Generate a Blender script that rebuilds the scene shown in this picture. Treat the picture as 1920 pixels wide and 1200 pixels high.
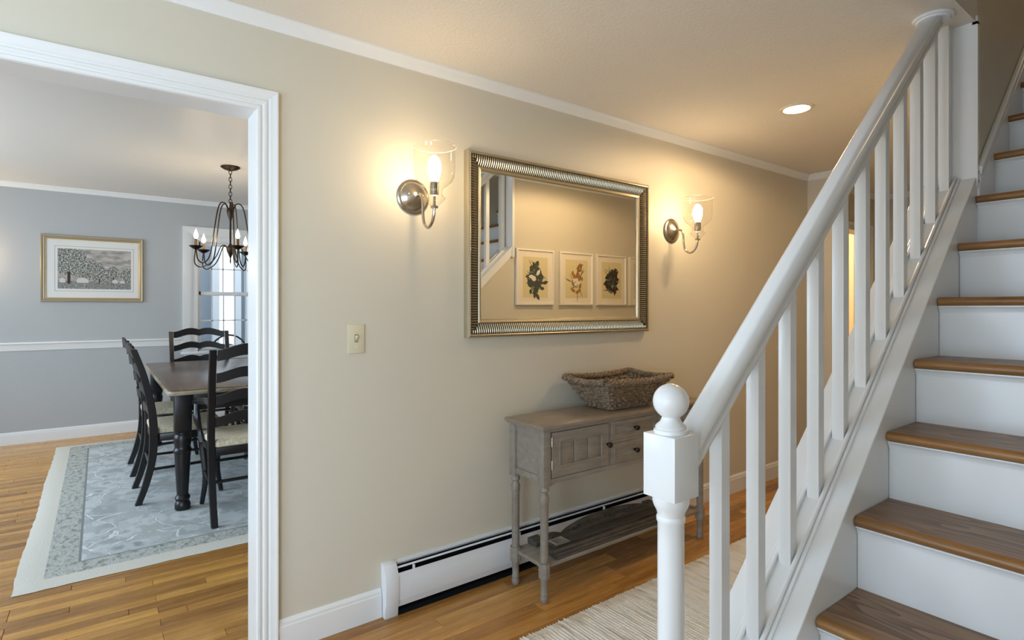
import bpy, bmesh, math, random
from mathutils import Vector, Matrix
random.seed(7)
for o in list(bpy.data.objects): bpy.data.objects.remove(o)
S = bpy.context.scene
COL = S.collection

# ------------------------------------------------------------------ camera, world, lights, exposure
CAMX, CAMH = 2.157, 1.27
cam = bpy.data.cameras.new('camera'); cam.sensor_width = 36; cam.lens = 36*1040/1920; cam.shift_y = -23/1920
cam.clip_start = .05; cam.clip_end = 60
co = bpy.data.objects.new('camera', cam); COL.objects.link(co)
co.location = (CAMX, 0, CAMH); co.rotation_euler = (math.pi/2, 0, math.radians(53.334)); S.camera = co
W = bpy.data.worlds.new('overcast_sky'); S.world = W; W.use_nodes = True
W.node_tree.nodes['Background'].inputs[0].default_value = (.80, .90, 1, 1)
W.node_tree.nodes['Background'].inputs[1].default_value = 2.2
S.view_settings.view_transform = 'Standard'; S.view_settings.look = 'None'; S.view_settings.gamma = 1
S.view_settings.use_curve_mapping = False; S.view_settings.exposure = 0.0

def area(name, loc, rot, sx, sy, power, color):
    l = bpy.data.lights.new(name, 'AREA'); l.shape = 'RECTANGLE'; l.size = sx; l.size_y = sy
    l.energy = power; l.color = color
    o = bpy.data.objects.new(name, l); COL.objects.link(o); o.location = loc; o.rotation_euler = rot; return o
DAY = (.655, .815, 1); XR_ = 2.46
YF = -2.6                                    # front wall of the house (behind the camera)
YN = -2.2                                    # wall of the entry door
area('daylight_entry_window', (1.30, YN-.16, 1.00), (math.radians(90), 0, 0), 1.2, 1.6, 46, DAY)
area('side_window_fill', (XR_+.16, -1.50, 1.20), (0, math.radians(90), 0), 1.3, 1.1, 88, DAY)  # added fill light behind an invented side window
area('daylight_dining_window', (-2.5, YF-.10, 1.40), (math.radians(90), 0, 0), 2.6, 1.4, 106, DAY)

def point(name, loc, power, color, radius, parent=None):
    l = bpy.data.lights.new(name, 'POINT'); l.energy = power; l.color = color; l.shadow_soft_size = radius
    o = bpy.data.objects.new(name, l); COL.objects.link(o); o.location = loc
    if parent: o.parent = parent
    return o

# ------------------------------------------------------------------ material helpers
def srgb(r, g, b):
    f = lambda c: (c/255/12.92) if c/255 <= .04045 else ((c/255+.055)/1.055)**2.4
    return (f(r), f(g), f(b), 1)
class NT:
    def __init__(s, name):
        s.m = bpy.data.materials.new(name); s.m.use_nodes = True; s.t = s.m.node_tree; s.n = s.t.nodes; s.l = s.t.links
        s.b = s.n['Principled BSDF']
    def add(s, typ, **kw):
        n = s.n.new(typ)
        for k, v in kw.items():
            if k.startswith('i_'):
                key = k[2:]; key = int(key) if key.isdigit() else key
                n.inputs[key].default_value = v
            else: setattr(n, k, v)
        return n
    def link(s, a, b): s.l.new(a, b)
    def coords(s, kind='Object', scale=(1,1,1), rnd=False):
        tc = s.add('ShaderNodeTexCoord'); mp = s.add('ShaderNodeMapping'); mp.inputs['Scale'].default_value = scale
        s.link(tc.outputs[kind], mp.inputs[0])
        if rnd:
            oi = s.add('ShaderNodeObjectInfo'); mu = s.add('ShaderNodeMath', operation='MULTIPLY', i_1=37.0)
            s.link(oi.outputs['Random'], mu.inputs[0])
            cb = s.add('ShaderNodeCombineXYZ'); s.link(mu.outputs[0], cb.inputs[0]); s.link(mu.outputs[0], cb.inputs[1])
            s.link(cb.outputs[0], mp.inputs[1])
        return mp.outputs[0]
    def noise(s, vec, scale, detail=3, rough=.55):
        n = s.add('ShaderNodeTexNoise'); n.inputs['Scale'].default_value = scale; n.inputs['Detail'].default_value = detail
        n.inputs['Roughness'].default_value = rough; s.link(vec, n.inputs['Vector']); return n.outputs['Fac']
    def ramp(s, fac, stops):
        r = s.add('ShaderNodeValToRGB'); e = r.color_ramp.elements
        while len(e) < len(stops): e.new(.5)
        for el, (p, c) in zip(e, stops): el.position = p; el.color = c
        s.link(fac, r.inputs[0]); return r.outputs[0]
    def mix(s, fac, a, b, typ='MIX'):
        n = s.add('ShaderNodeMix', data_type='RGBA', blend_type=typ)
        for sock, v in ((n.inputs[0], fac), (n.inputs[6], a), (n.inputs[7], b)):
            if hasattr(v, 'is_output'): s.link(v, sock)
            else: sock.default_value = v
        return n.outputs[2]
    def math(s, op, a, b=0.0):
        n = s.add('ShaderNodeMath', operation=op)
        for i, v in enumerate((a, b)):
            if hasattr(v, 'is_output'): s.link(v, n.inputs[i])
            else: n.inputs[i].default_value = v
        return n.outputs[0]
    def bump(s, h, strength, dist=.002):
        b = s.add('ShaderNodeBump'); b.inputs['Strength'].default_value = strength; b.inputs['Distance'].default_value = dist
        s.link(h, b.inputs['Height']); s.link(b.outputs[0], s.b.inputs['Normal'])
    def base(s, c):
        if hasattr(c, 'is_output'): s.link(c, s.b.inputs['Base Color'])
        else: s.b.inputs['Base Color'].default_value = c
    def rough(s, r):
        if hasattr(r, 'is_output'): s.link(r, s.b.inputs['Roughness'])
        else: s.b.inputs['Roughness'].default_value = r
def paint(name, col, rough=.55, bump=.03, scale=160, dist=.002, var=.03):
    t = NT(name); v = t.coords(); n = t.noise(v, 2.2, 3)
    d = tuple(c*(1-var) for c in col[:3])+(1,)
    t.base(t.mix(n, col, d)); t.rough(rough); t.bump(t.noise(v, scale, 3), bump, dist); return t.m
def plain(name, col, rough=.5, metal=0, **kw):
    t = NT(name); t.base(col); t.rough(rough); t.b.inputs['Metallic'].default_value = metal
    for k, x in kw.items(): t.b.inputs[k].default_value = x
    return t.m
def wood(name, c1, c2, c3, scale, rough=.35, rnd=True, objrand=.0, bump=.05):
    """scale = texture scale per axis; the long axis of the grain gets the small number"""
    t = NT(name); v = t.coords('Object', scale, rnd)
    g = t.noise(v, 1.0, 6, .62); f = t.noise(v, 5.0, 3, .6)
    mixv = t.math('ADD', t.math('MULTIPLY', g, .75), t.math('MULTIPLY', f, .25))
    col = t.ramp(mixv, [(.30, c1), (.5, c2), (.70, c3)])
    if objrand:
        oi = t.add('ShaderNodeObjectInfo')
        tint = t.ramp(oi.outputs['Random'], [(0, (.55, .46, .36, 1)), (.35, (.86, .80, .70, 1)), (.7, (1.10, 1.06, .90, 1)), (1, (1.45, 1.45, 1.15, 1))])
        col = t.mix(objrand, col, tint, 'MULTIPLY')
    t.base(col); t.rough(t.math('ADD', t.math('MULTIPLY', f, .12), rough-.06)); t.bump(mixv, bump, .001); return t.m
def glow(name, col, strength, clear=False):
    m = bpy.data.materials.new(name); m.use_nodes = True; n = m.node_tree.nodes; n.clear()
    out = n.new('ShaderNodeOutputMaterial'); e = n.new('ShaderNodeEmission'); e.inputs[0].default_value = col; e.inputs[1].default_value = strength
    if clear:                                  # clear bulb: its glow plus what lies behind it
        a = n.new('ShaderNodeAddShader'); tr = n.new('ShaderNodeBsdfTransparent')
        m.node_tree.links.new(e.outputs[0], a.inputs[0]); m.node_tree.links.new(tr.outputs[0], a.inputs[1]); m.node_tree.links.new(a.outputs[0], out.inputs[0])
    else: m.node_tree.links.new(e.outputs[0], out.inputs[0])
    return m
def thin_glass(name, tint=(1, 1, 1, 1), gain=1.0, base=.03):
    m = bpy.data.materials.new(name); m.use_nodes = True; n = m.node_tree.nodes; n.clear(); L = m.node_tree.links
    out = n.new('ShaderNodeOutputMaterial'); mx = n.new('ShaderNodeMixShader'); tr = n.new('ShaderNodeBsdfTransparent'); gl = n.new('ShaderNodeBsdfGlossy')
    fr = n.new('ShaderNodeLayerWeight'); fr.inputs[0].default_value = .5; tr.inputs[0].default_value = tint; gl.inputs['Roughness'].default_value = .02
    pw_ = n.new('ShaderNodeMath'); pw_.operation = 'POWER'; pw_.inputs[1].default_value = 4.0; L.new(fr.outputs['Facing'], pw_.inputs[0])
    mu = n.new('ShaderNodeMath'); mu.operation = 'MULTIPLY_ADD'; mu.inputs[1].default_value = gain*.5; mu.inputs[2].default_value = base; mu.use_clamp = True
    L.new(pw_.outputs[0], mu.inputs[0]); L.new(mu.outputs[0], mx.inputs[0]); L.new(tr.outputs[0], mx.inputs[1]); L.new(gl.outputs[0], mx.inputs[2]); L.new(mx.outputs[0], out.inputs[0])
    return m

M = {}
M['hall'] = paint('hall_wall_paint', srgb(210, 203, 186), .5, .05, 120)
M['dine'] = paint('dining_wall_paint', srgb(178, 180, 180), .5, .04, 120)
M['cream'] = paint('cream_wall_paint', srgb(226, 208, 170), .5, .04, 120)
M['ceil'] = paint('stippled_ceiling_paint', srgb(230, 225, 216), .75, .55, 95, .004, .05)
M['ceild'] = paint('smooth_ceiling_paint', srgb(226, 224, 218), .45, .05, 40, .003, .04)
M['trim'] = paint('white_trim_paint', srgb(232, 233, 232), .28, .03, 70, .001, .02)
M['enamel'] = paint('white_enamel', srgb(224, 227, 231), .3, .01, 60, .001, .01)
M['stairwhite'] = paint('stair_white_paint', srgb(232, 234, 236), .25, .06, 28, .002, .02)
M['dark'] = plain('dark_gap', (.010, .011, .012, 1), .9, 0, **{'Specular IOR Level': .0})
M['plank'] = wood('oak_strip_floor', (.27, .120, .031, 1), (.465, .232, .066, 1), (.63, .355, .106, 1), (26, 1.3, 26), .26, True, .85, .04)
tt = NT('stained_oak_tread'); g0 = tt.noise(tt.coords('Object', (1.1, 7, 7), True), 1.0, 2, .45)
rings = tt.math('FRACT', tt.math('MULTIPLY', g0, 15.0))
fine = tt.noise(tt.coords('Object', (4, 150, 150), True), 1.0, 4, .6)
mx_ = tt.math('ADD', tt.math('MULTIPLY', rings, .34), tt.math('MULTIPLY', fine, .62))
tt.base(tt.ramp(mx_, [(.20, (.085, .040, .017, 1)), (.36, (.165, .084, .038, 1)), (.52, (.265, .145, .066, 1)), (.72, (.35, .20, .096, 1))])); tt.rough(.38); tt.bump(mx_, .12, .001); M['tread'] = tt.m
M['nosing'] = wood('oak_nosing', (.15, .066, .018, 1), (.30, .145, .045, 1), (.40, .21, .075, 1), (1.6, 22, 22), .36, True, .2, .06)
M['subfloor'] = plain('floor_seam_shadow', (.05, .022, .008, 1), .8)

# ------------------------------------------------------------------ mesh helpers
def wloc(p):
    v = Vector((0, 0, 0))
    while p is not None: v += p.location; p = p.parent
    return v
class MB:
    def __init__(s): s.v = []; s.f = []; s.mi = []
    def raw(s, vs, fs, mi=0):
        k = len(s.v); s.v += [tuple(p) for p in vs]
        for f in fs: s.f.append([i+k for i in f]); s.mi.append(mi)
        return s
    def box(s, x0, x1, y0, y1, z0, z1, mi=0, mats=None):
        vs = [(x, y, z) for z in (z0, z1) for y in (y0, y1) for x in (x0, x1)]
        fs = [(0, 2, 3, 1), (4, 5, 7, 6), (0, 1, 5, 4), (2, 6, 7, 3), (0, 4, 6, 2), (1, 3, 7, 5)]  # -z +z -y +y -x +x
        k = len(s.v); s.v += vs
        for i, f in enumerate(fs): s.f.append([j+k for j in f]); s.mi.append(mats[i] if mats else mi)
        return s
    def prism(s, pts, axis, lo, hi, mi=0):
        n = len(pts)
        def mk(p, t): return {'x': (t, p[0], p[1]), 'y': (p[0], t, p[1]), 'z': (p[0], p[1], t)}[axis]
        vs = [mk(p, lo) for p in pts]+[mk(p, hi) for p in pts]
        fs = [list(range(n))[::-1], list(range(n, 2*n))]+[(i, (i+1) % n, (i+1) % n+n, i+n) for i in range(n)]
        return s.raw(vs, fs, mi)
    def lathe(s, prof, c=(0, 0, 0), seg=24, axis='z', closed=True, mi=0):
        vs = []
        for r, h in prof:
            for i in range(seg):
                a = 2*math.pi*i/seg; p, q = r*math.cos(a), r*math.sin(a)
                d = {'z': (p, q, h), 'x': (h, p, q), 'y': (p, h, q)}[axis]; vs.append((c[0]+d[0], c[1]+d[1], c[2]+d[2]))
        fs = []
        for k in range(len(prof)-1):
            for i in range(seg):
                j = (i+1) % seg; fs.append((k*seg+i, k*seg+j, (k+1)*seg+j, (k+1)*seg+i))
        if closed:
            fs.append(list(range(seg))[::-1]); fs.append([(len(prof)-1)*seg+i for i in range(seg)])
        return s.raw(vs, fs, mi)
    def ball(s, c, r, seg=20, rings=12, sz=1.0, mi=0):
        return s.lathe([(max(1e-5, r*math.sin(math.pi*k/rings)), -r*sz*math.cos(math.pi*k/rings)) for k in range(rings+1)], c, seg, 'z', True, mi)
    def tube(s, pts, r, seg=8, closed=False, mi=0, flat=1.0):
        P = [Vector(p) for p in pts]; n = len(P); R = r if isinstance(r, (list, tuple)) else [r]*n
        up = Vector((0, 0, 1)); vs = []; prev = None
        for i in range(n):
            a = P[(i-1) % n] if (closed or i > 0) else P[i]; b = P[(i+1) % n] if (closed or i < n-1) else P[i]
            t = (b-a).normalized()
            if prev is None:
                u = t.cross(up)
                if u.length < .05: u = t.cross(Vector((1, 0, 0)))
            else: u = prev-t*prev.dot(t)
            u.normalize(); prev = u; w = t.cross(u)
            for k in range(seg):
                an = 2*math.pi*k/seg; vs.append(P[i]+u*(R[i]*math.cos(an))+w*(R[i]*flat*math.sin(an)))
        fs = []
        for i in range(n if closed else n-1):
            for k in range(seg):
                j = (k+1) % seg; i2 = (i+1) % n; fs.append((i*seg+k, i*seg+j, i2*seg+j, i2*seg+k))
        if not closed: fs.append(list(range(seg))[::-1]); fs.append([(n-1)*seg+k for k in range(seg)])
        return s.raw(vs, fs, mi)
    def build(s, name, mat, parent=None, bevel=0, smooth=35, bseg=2, off=None):
        me = bpy.data.meshes.new(name); o_ = off if off is not None else wloc(parent)
        me.from_pydata([(a-o_[0], b-o_[1], c-o_[2]) for a, b, c in s.v], [], s.f)
        for m in (mat if isinstance(mat, (list, tuple)) else [mat]): me.materials.append(m)
        for p, i in zip(me.polygons, s.mi): p.material_index = i
        bm = bmesh.new(); bm.from_mesh(me)
        bmesh.ops.recalc_face_normals(bm, faces=bm.faces)
        if bevel:
            ed = [e for e in bm.edges if len(e.link_faces) == 2 and e.calc_face_angle(0) > .5]
            bmesh.ops.bevel(bm, geom=ed, offset=bevel, segments=bseg, affect='EDGES', profile=.5, clamp_overlap=True)
        bm.to_mesh(me); bm.free()
        if smooth:
            for p in me.polygons: p.use_smooth = True
            me.set_sharp_from_angle(angle=math.radians(min(smooth, 24) if bevel else smooth))
        o = bpy.data.objects.new(name, me); COL.objects.link(o)
        if parent: o.parent = parent
        return o
def tag(o, label=None, cat=None, group=None, kind=None):
    if label: o['label'] = label
    if cat: o['category'] = cat
    if group: o['group'] = group
    if kind: o['kind'] = kind
    return o
def thing(name, label, cat, loc, group=None, kind=None, rz=0):
    o = bpy.data.objects.new(name, None); COL.objects.link(o); o.location = loc; o.rotation_euler = (0, 0, rz)
    o.empty_display_size = .05
    return tag(o, label, cat, group, kind)
def copy_tree(o, parent=None):
    c = o.copy(); COL.objects.link(c)
    if parent: c.parent = parent
    for ch in [x for x in bpy.data.objects if x.parent == o]: copy_tree(ch, c)
    return c
def molding(path, prof, N, closed=False):
    """sweep a profile [(side, out)] along a polyline lying in a plane of normal N, mitred; returns one MB per segment"""
    P = [Vector(p) for p in path]; N = Vector(N); n = len(P); res = []; rings = []
    for i in range(n):
        ti = (P[i]-P[i-1]).normalized() if (i > 0 or closed) else None
        to = (P[(i+1) % n]-P[i]).normalized() if (i < n-1 or closed) else None
        ti = ti or to; to = to or ti
        s1, s2 = N.cross(ti), N.cross(to); m = (s1+s2); m = m/(m.dot(s1))
        rings.append([P[i]+m*a+N*b for a, b in prof])
    k = len(prof)
    for i in range(n if closed else n-1):
        mb = MB(); j = (i+1) % n
        mb.raw(rings[i]+rings[j], [(q, (q+1) % k, (q+1) % k+k, q+k) for q in range(k)]+[list(range(k))[::-1], list(range(k, 2*k))])
        res.append(mb)
    return res
def join(mbs):
    r = MB()
    for m in mbs: r.raw(m.v, m.f)
    return r
def spline(pts, n=8):
    """Catmull-Rom through 3D points"""
    P = [Vector(p) for p in pts]; out = []
    for i in range(len(P)-1):
        p0 = P[i-1] if i else P[0]*2-P[1]; p1, p2 = P[i], P[i+1]; p3 = P[i+2] if i+2 < len(P) else P[-1]*2-P[-2]
        for k in range(n):
            t = k/n; out.append(.5*((2*p1)+(p2-p0)*t+(2*p0-5*p1+4*p2-p3)*t*t+(3*p1-p0-3*p2+p3)*t**3))
    out.append(P[-1]); return out

# ------------------------------------------------------------------ dimensions (metres)
ZC, ZD = 2.33, 2.435            # hall and dining ceilings
XD = -4.744                     # dining far wall face
YJ, YJ0, ZH = .454, -1.15, 1.985  # doorway jambs and head
YE = 4.565                      # hall wall corner
XW, XS, XCN = 1.367, 1.535, 1.451   # stair wall: hall face, stair face, centre line of the balustrade
XR = 2.46                       # right wall of the stair
YP = 2.618                      # where the stair wall rises to the ceiling
YB = 5.95                       # end of the hall
RISE, RUN, TZ3, TY3 = .1902, .2074, .543, 1.350
capz = lambda y: .742+.9165*(y-1.5)
tz = lambda n: TZ3+(n-3)*RISE
ty = lambda n: TY3+(n-3)*RUN

# ------------------------------------------------------------------ structure: floors
def floor_planks(root, x0, x1, y0, y1, w, mat, keyfn, maxn=300, lens=(5, 7, 8, 9, 10, 12, 14)):
    cache = {}; items = []; rs = random.Random(11)
    nx = int(round((x1-x0)/w))
    for i in range(nx):
        xa = x0+i*w; L = int(round((y1-y0)*10)); p = 0; first = True
        while p < L:
            l = rs.choice(lens)
            if first: l = rs.randint(3, 14); first = False
            if L-p-l < 4: l = L-p
            items.append((xa, y0+p/10, l)); p += l
    items.sort(key=keyfn)
    def mesh(l):
        if l not in cache:
            g = .0007; mb = MB(); a, b = w-2*g, l/10-2*g; c = .0012
            vs = [(g, g, -.014), (g+a, g, -.014), (g+a, g+b, -.014), (g, g+b, -.014), (g, g, -c), (g+a, g, -c), (g+a, g+b, -c), (g, g+b, -c),
                  (g+c, g+c, 0), (g+a-c, g+c, 0), (g+a-c, g+b-c, 0), (g+c, g+b-c, 0)]
            fs = [(8, 9, 10, 11)]+[(i, (i+1) % 4, (i+1) % 4+4, i+4) for i in range(4)]+[(i+4, (i+1) % 4+4, (i+1) % 4+8, i+8) for i in range(4)]
            cache[l] = (vs, fs)
        return cache[l]
    ms = {}
    for xa, ya, l in items[:maxn]:
        if l not in ms:
            mb = MB(); mb.raw(*mesh(l)); o = mb.build('plank', mat, root, off=(0, 0, 0), smooth=0); ms[l] = o
        else:
            o = ms[l].copy(); COL.objects.link(o)
        o.location = Vector((xa, ya, 0))-root.location
    rest = items[maxn:]
    if rest:
        mb = MB()
        for xa, ya, l in rest:
            v, f = mesh(l); mb.raw([(p[0]+xa, p[1]+ya, p[2]) for p in v], f)
        tag(mb.build('distant_planks', mat, root, smooth=0), kind='stuff')
def visible_first(tx, ty_):
    return lambda it: math.hypot(it[0]-tx, it[1]+it[2]/20-ty_)
WH = .0762; WD = .0575
fl = thing('floor', 'honey oak strip floor of the hallway and foyer', 'floor', (0, 0, 0), kind='structure')
MB().box(0, XR, YN, YB+.05, -.06, -.013).build('subfloor', M['subfloor'], fl, smooth=0)
floor_planks(fl, 0, 33*WH*.978, -2.2, 6.0, WH*.978, M['plank'], visible_first(.4, 1.6))
fd = thing('floor_dining', 'glossy orange oak strip floor of the dining room', 'floor', (0, 0, 0), kind='structure')
MB().box(XD-.02, 0, YF, 2.95, -.06, -.013).build('subfloor', M['subfloor'], fd, smooth=0)
nD = int(round(-XD/WD)); wD = -XD/nD
floor_planks(fd, XD, 0, YF, 2.9, wD, M['plank'], lambda it: math.hypot((it[0]+.4)*.75, it[1]+it[2]/20+.2), 300, (4, 5, 6, 7, 8, 9, 11))

# ------------------------------------------------------------------ structure: walls
H_, D_ = 0, 1
T = .12
wl = MB()
mt = [0, 0, 0, 0, 1, 0]          # -x face is the dining room's paint
ZW = 2.62
wl.box(-T, 0, YF, YJ0, 0, ZW, mats=mt); wl.box(-T, 0, YJ0, YJ, ZH, ZW, mats=mt); wl.box(-T, 0, YJ, 5.12, 0, ZW, mats=mt)
wl.box(-T, 0, 5.12, 5.72, 1.96, ZW, mats=[0]*6); wl.box(-T, 0, 5.72, YB, 0, ZW, mats=[0]*6)
tag(wl.build('wall_left', [M['hall'], M['dine']], smooth=0), 'long beige hallway wall behind the mirror and sconces', 'wall', kind='structure')
wf = MB()
wf.box(XD-.15, -T, YF-.15, YF, 0, .68, mi=1); wf.box(XD-.15, -T, YF-.15, YF, 2.12, ZW, mi=1)
wf.box(XD-.15, -3.85, YF-.15, YF, .68, 2.12, mi=1); wf.box(-1.15, -T, YF-.15, YF, .68, 2.12, mi=1)
wf.box(0, XR+.12, YN-.12, YN, 0, .18); wf.box(0, XR+.12, YN-.12, YN, 1.82, ZW); wf.box(0, .68, YN-.12, YN, .18, 1.82); wf.box(1.92, XR+.12, YN-.12, YN, .18, 1.82)
tag(wf.build('wall_front', [M['hall'], M['dine']], smooth=0), 'front wall of the house with window openings', 'wall', kind='structure')
WY0, WY1, WZ0, WZ1 = .862, 1.615, .815, 2.005   # dining window opening
wd = MB()
wd.box(XD-.14, XD, YF, WY0, 0, ZW); wd.box(XD-.14, XD, WY1, 3.05, 0, ZW); wd.box(XD-.14, XD, WY0, WY1, 0, WZ0); wd.box(XD-.14, XD, WY0, WY1, WZ1, ZW)
tag(wd.build('wall_dining', M['dine'], smooth=0), 'cool grey dining room wall with picture and window', 'wall', kind='structure')
tag(MB().box(XD, -T, 2.9, 3.05, 0, ZW).build('wall_dining_right', M['dine'], smooth=0), 'grey dining room wall beside the far right chairs', 'wall', kind='structure')
# stair wall: knee wall under the stringer, full wall beyond
wsx = MB()
y0 = ty(1)+.02
wsx.prism([(y0, 0), (YB, 0), (YB, ZC), (YP, ZC), (YP, capz(YP)-.028), (y0, capz(y0)-.028)], 'x', XW, XS-.004)
wsx.box(XW+.01, XS-.004, YP+.02, YB, ZC, 5.0)
tag(wsx.build('wall_stair', M['hall'], smooth=0), 'beige wall under and beside the staircase, hung with prints', 'wall', kind='structure')
wr = MB(); wr.box(XR, XR+.12, YN, -2.10, 0, 2.6); wr.box(XR, XR+.12, -.90, YB, 0, 5.0); wr.box(XR, XR+.12, -2.10, -.90, 0, .5); wr.box(XR, XR+.12, -2.10, -.90, 1.9, 2.6)
tag(wr.build('wall_right', M['hall'], smooth=0), 'beige wall on the far side of the staircase', 'wall', kind='structure')
we = MB(); we.box(-T, XR+.12, YB, YB+.12, 0, 5.0)
tag(we.build('wall_end', M['hall'], smooth=0), 'beige wall closing the end of the hallway', 'wall', kind='structure')
tag(MB().box(0, .25, YE, YE+.14, 0, ZC).build('wall_stub', M['hall'], smooth=0), 'narrow beige wall return at the end of the hallway', 'wall', kind='structure')
# small room behind the far doorway
kr = MB(); kr.box(-1.7, -1.6, 4.4, 6.9, 0, 2.5); kr.box(-1.6, -T, 4.3, 4.4, 0, 2.5); kr.box(-1.6, -T, 6.8, 6.9, 0, 2.5); kr.box(-1.6, -T, 4.4, 6.8, 2.4, 2.5); kr.box(-T-.01, -T, YB, 6.8, 0, 2.5)
tag(kr.build('wall_back_room', M['cream'], smooth=0), 'cream walls of the lit room through the far doorway', 'wall', kind='structure')
tag(MB().box(-1.6, 0, 4.4, 6.8, -.06, 0).build('floor_back_room', M['nosing'], smooth=0), 'wooden floor of the lit room through the far doorway', 'floor', kind='structure')
# ceilings
ce = MB(); ce.box(-T, XS, YN, YP, ZC, 2.60); ce.box(-T, XS-.008, YP, YB, ZC, 2.60); ce.box(XS, XR+.12, YN, 1.15, ZC, 2.60)
tag(ce.build('ceiling', M['ceil'], smooth=0), 'stippled off white hallway ceiling', 'ceiling', kind='structure')
tag(MB().box(XD-.14, -T, YF, 3.05, ZD, 2.62).build('ceiling_dining', M['ceild'], smooth=0), 'smooth white dining room ceiling', 'ceiling', kind='structure')
up = MB(); up.box(XW, XR+.12, -.2, YB+.12, 5.0, 5.1); up.box(XS-.2, XR, 1.03, 1.15, 2.6, 5.0); up.box(XW, XS-.01, 1.03, YP+.05, 2.6, 5.0)
tag(up.build('ceiling_upper', M['ceil'], smooth=0), 'dim upper landing ceiling over the stairwell', 'ceiling', kind='structure')

# ------------------------------------------------------------------ trim
tn = [0]
def trim(name, mbs, label, mat=None, cat='trim', parts=None, smooth=30):
    root = thing(name, label, cat, (0, 0, 0), kind='structure')
    for i, m in enumerate(mbs): m.build(parts[i] if parts else 'molding_length', mat or M['trim'], root, smooth=smooth)
    return root
# doorway casing with flutes (hall side): path goes up the right jamb side then along the head
CW = .072
prof_cas = [(0, 0), (0, .011), (.004, .014), (.012, .014), (.016, .010), (.021, .010), (.025, .015), (.033, .015), (.037, .011), (.042, .011), (.046, .016), (.060, .0175), (.066, .021), (CW, .021), (CW, 0)]
path = [(0, YJ, 0), (0, YJ, ZH), (0, YJ0, ZH), (0, YJ0, 0)]
prof_r = [(-a, b) for a, b in prof_cas]      # profile runs outward from the opening
cas = molding(path, prof_r, (1, 0, 0))
t1 = trim('trim_1', cas, 'white fluted casing around the wide doorway to the dining room', parts=['side_casing', 'head_casing', 'side_casing'])
path2 = [(-T, YJ, 0), (-T, YJ, ZH), (-T, YJ0, ZH), (-T, YJ0, 0)]
for m, nme in zip(molding(path2, prof_cas, (-1, 0, 0)), ['side_casing', 'head_casing', 'side_casing']): m.build(nme, M['trim'], t1)
MB().box(-T-.004, .004, YJ-.001, YJ+.016, 0, ZH).build('jamb', M['trim'], t1, smooth=0)
MB().box(-T-.004, .004, YJ0-.016, YJ0+.001, 0, ZH).build('jamb', M['trim'], t1, smooth=0)
MB().box(-T-.004, .004, YJ0, YJ, ZH-.001, ZH+.016).build('head_jamb', M['trim'], t1, smooth=0)
# crown mouldings
CR = [(0, 0), (0, -.045), (.006, -.045), (.009, -.038), (.016, -.030), (.020, -.020), (.030, -.012), (.034, -.006), (.034, 0)]
def crown(path, z, prof=CR): return molding([(x, y, z) for x, y in path], prof, (0, 0, 1))
trim('trim_2', crown([(.25, YE+.14), (.25, YE), (0, YE), (0, YN)], ZC, CR), 'white crown moulding along the beige hallway wall')
trim('trim_3', crown([(XW, YP), (XW, YB), (0, YB), (0, YE+.14)], ZC, CR), 'white crown moulding over the wall with prints')
CD = [(a*1.05, b*1.0) for a, b in CR]
trim('trim_4', crown([(-T, 2.9), (XD, 2.9), (XD, YF), (-T, YF)], ZD, CD), 'white crown moulding around the dining room ceiling')
# baseboards
def baseboard(name, path, label, h=.118, t=.014):
    p = [(0, 0), (t, 0), (t, h-.026), (t-.003, h-.022), (t-.003, h-.012), (t-.008, h-.004), (t-.010, h), (0, h)]
    return trim(name, molding([(x, y, 0) for x, y in path], p, (0, 0, 1)), label, cat='baseboard', parts=None)
baseboard('baseboard_left', [(0, .93), (0, YJ+CW+.001)], 'white baseboard between doorway casing and radiator cover')
baseboard('baseboard_left_far', [(.25, YE+.14), (.25, YE), (0, YE), (0, 2.735)], 'white baseboard past the console table to the hallway corner')
baseboard('baseboard_right', [(XW, YP-.02), (XW, YB), (0, YB), (0, 5.80)], 'white baseboard under the wall of prints')
baseboard('baseboard_dining', [(-T, 2.9), (XD, 2.9), (XD, YF), (-T, YF)], 'white baseboard around the dining room', .113, .016)
# chair rail
RAIL = [(0, -.078), (.010, -.078), (.012, -.060), (.016, -.052), (.018, -.030), (.026, -.018), (.034, -.014), (.034, -.004), (.030, 0), (0, 0)]
trim('trim_5', molding([(XD, WY0-.143, .946), (XD, YF, .946)], RAIL, (0, 0, 1)), 'white chair rail on the grey dining wall under the engraving')
trim('trim_6', molding([(-T, 2.9, .946), (XD, 2.9, .946), (XD, WY1+.143, .946)], RAIL, (0, 0, 1)), 'white chair rail past the dining window')
# far doorway casing
trim('trim_7', molding([(0, 5.72, 0), (0, 5.72, 1.96), (0, 5.12, 1.96), (0, 5.12, 0)], [(-a, b) for a, b in prof_cas], (1, 0, 0)), 'pale casing of the lit doorway beyond the wall return', parts=['side_casing', 'head_casing', 'side_casing'])
# door in the end wall
dr = thing('door_1', 'white panelled door with brass hinges closing the hallway end', 'door', (.62, YB, 0), kind='structure')
for m, n in zip(molding([(.95, YB, 0), (.95, YB, 2.0), (.26, YB, 2.0), (.26, YB, 0)], prof_cas, (0, -1, 0)), ['side_casing', 'head_casing', 'side_casing']): m.build(n, M['trim'], dr)
MB().box(.26, .95, YB-.012, YB-.001, .006, 2.0).build('door_leaf', M['trim'], dr, .002, 0)
for za, zb in ((.2, .85), (1.0, 1.85)):
    for xa, xb in ((.35, .56), (.64, .86)): MB().box(xa, xb, YB-.018, YB-.012, za, zb).build('panel', M['trim'], dr, .003)
M['brass'] = plain('aged_brass', (.30, .19, .06, 1), .35, 1)
for z in (.25, 1.72): MB().box(.255, .30, YB-.020, YB-.012, z-.045, z+.045).build('hinge', M['brass'], dr, .001)

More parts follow.
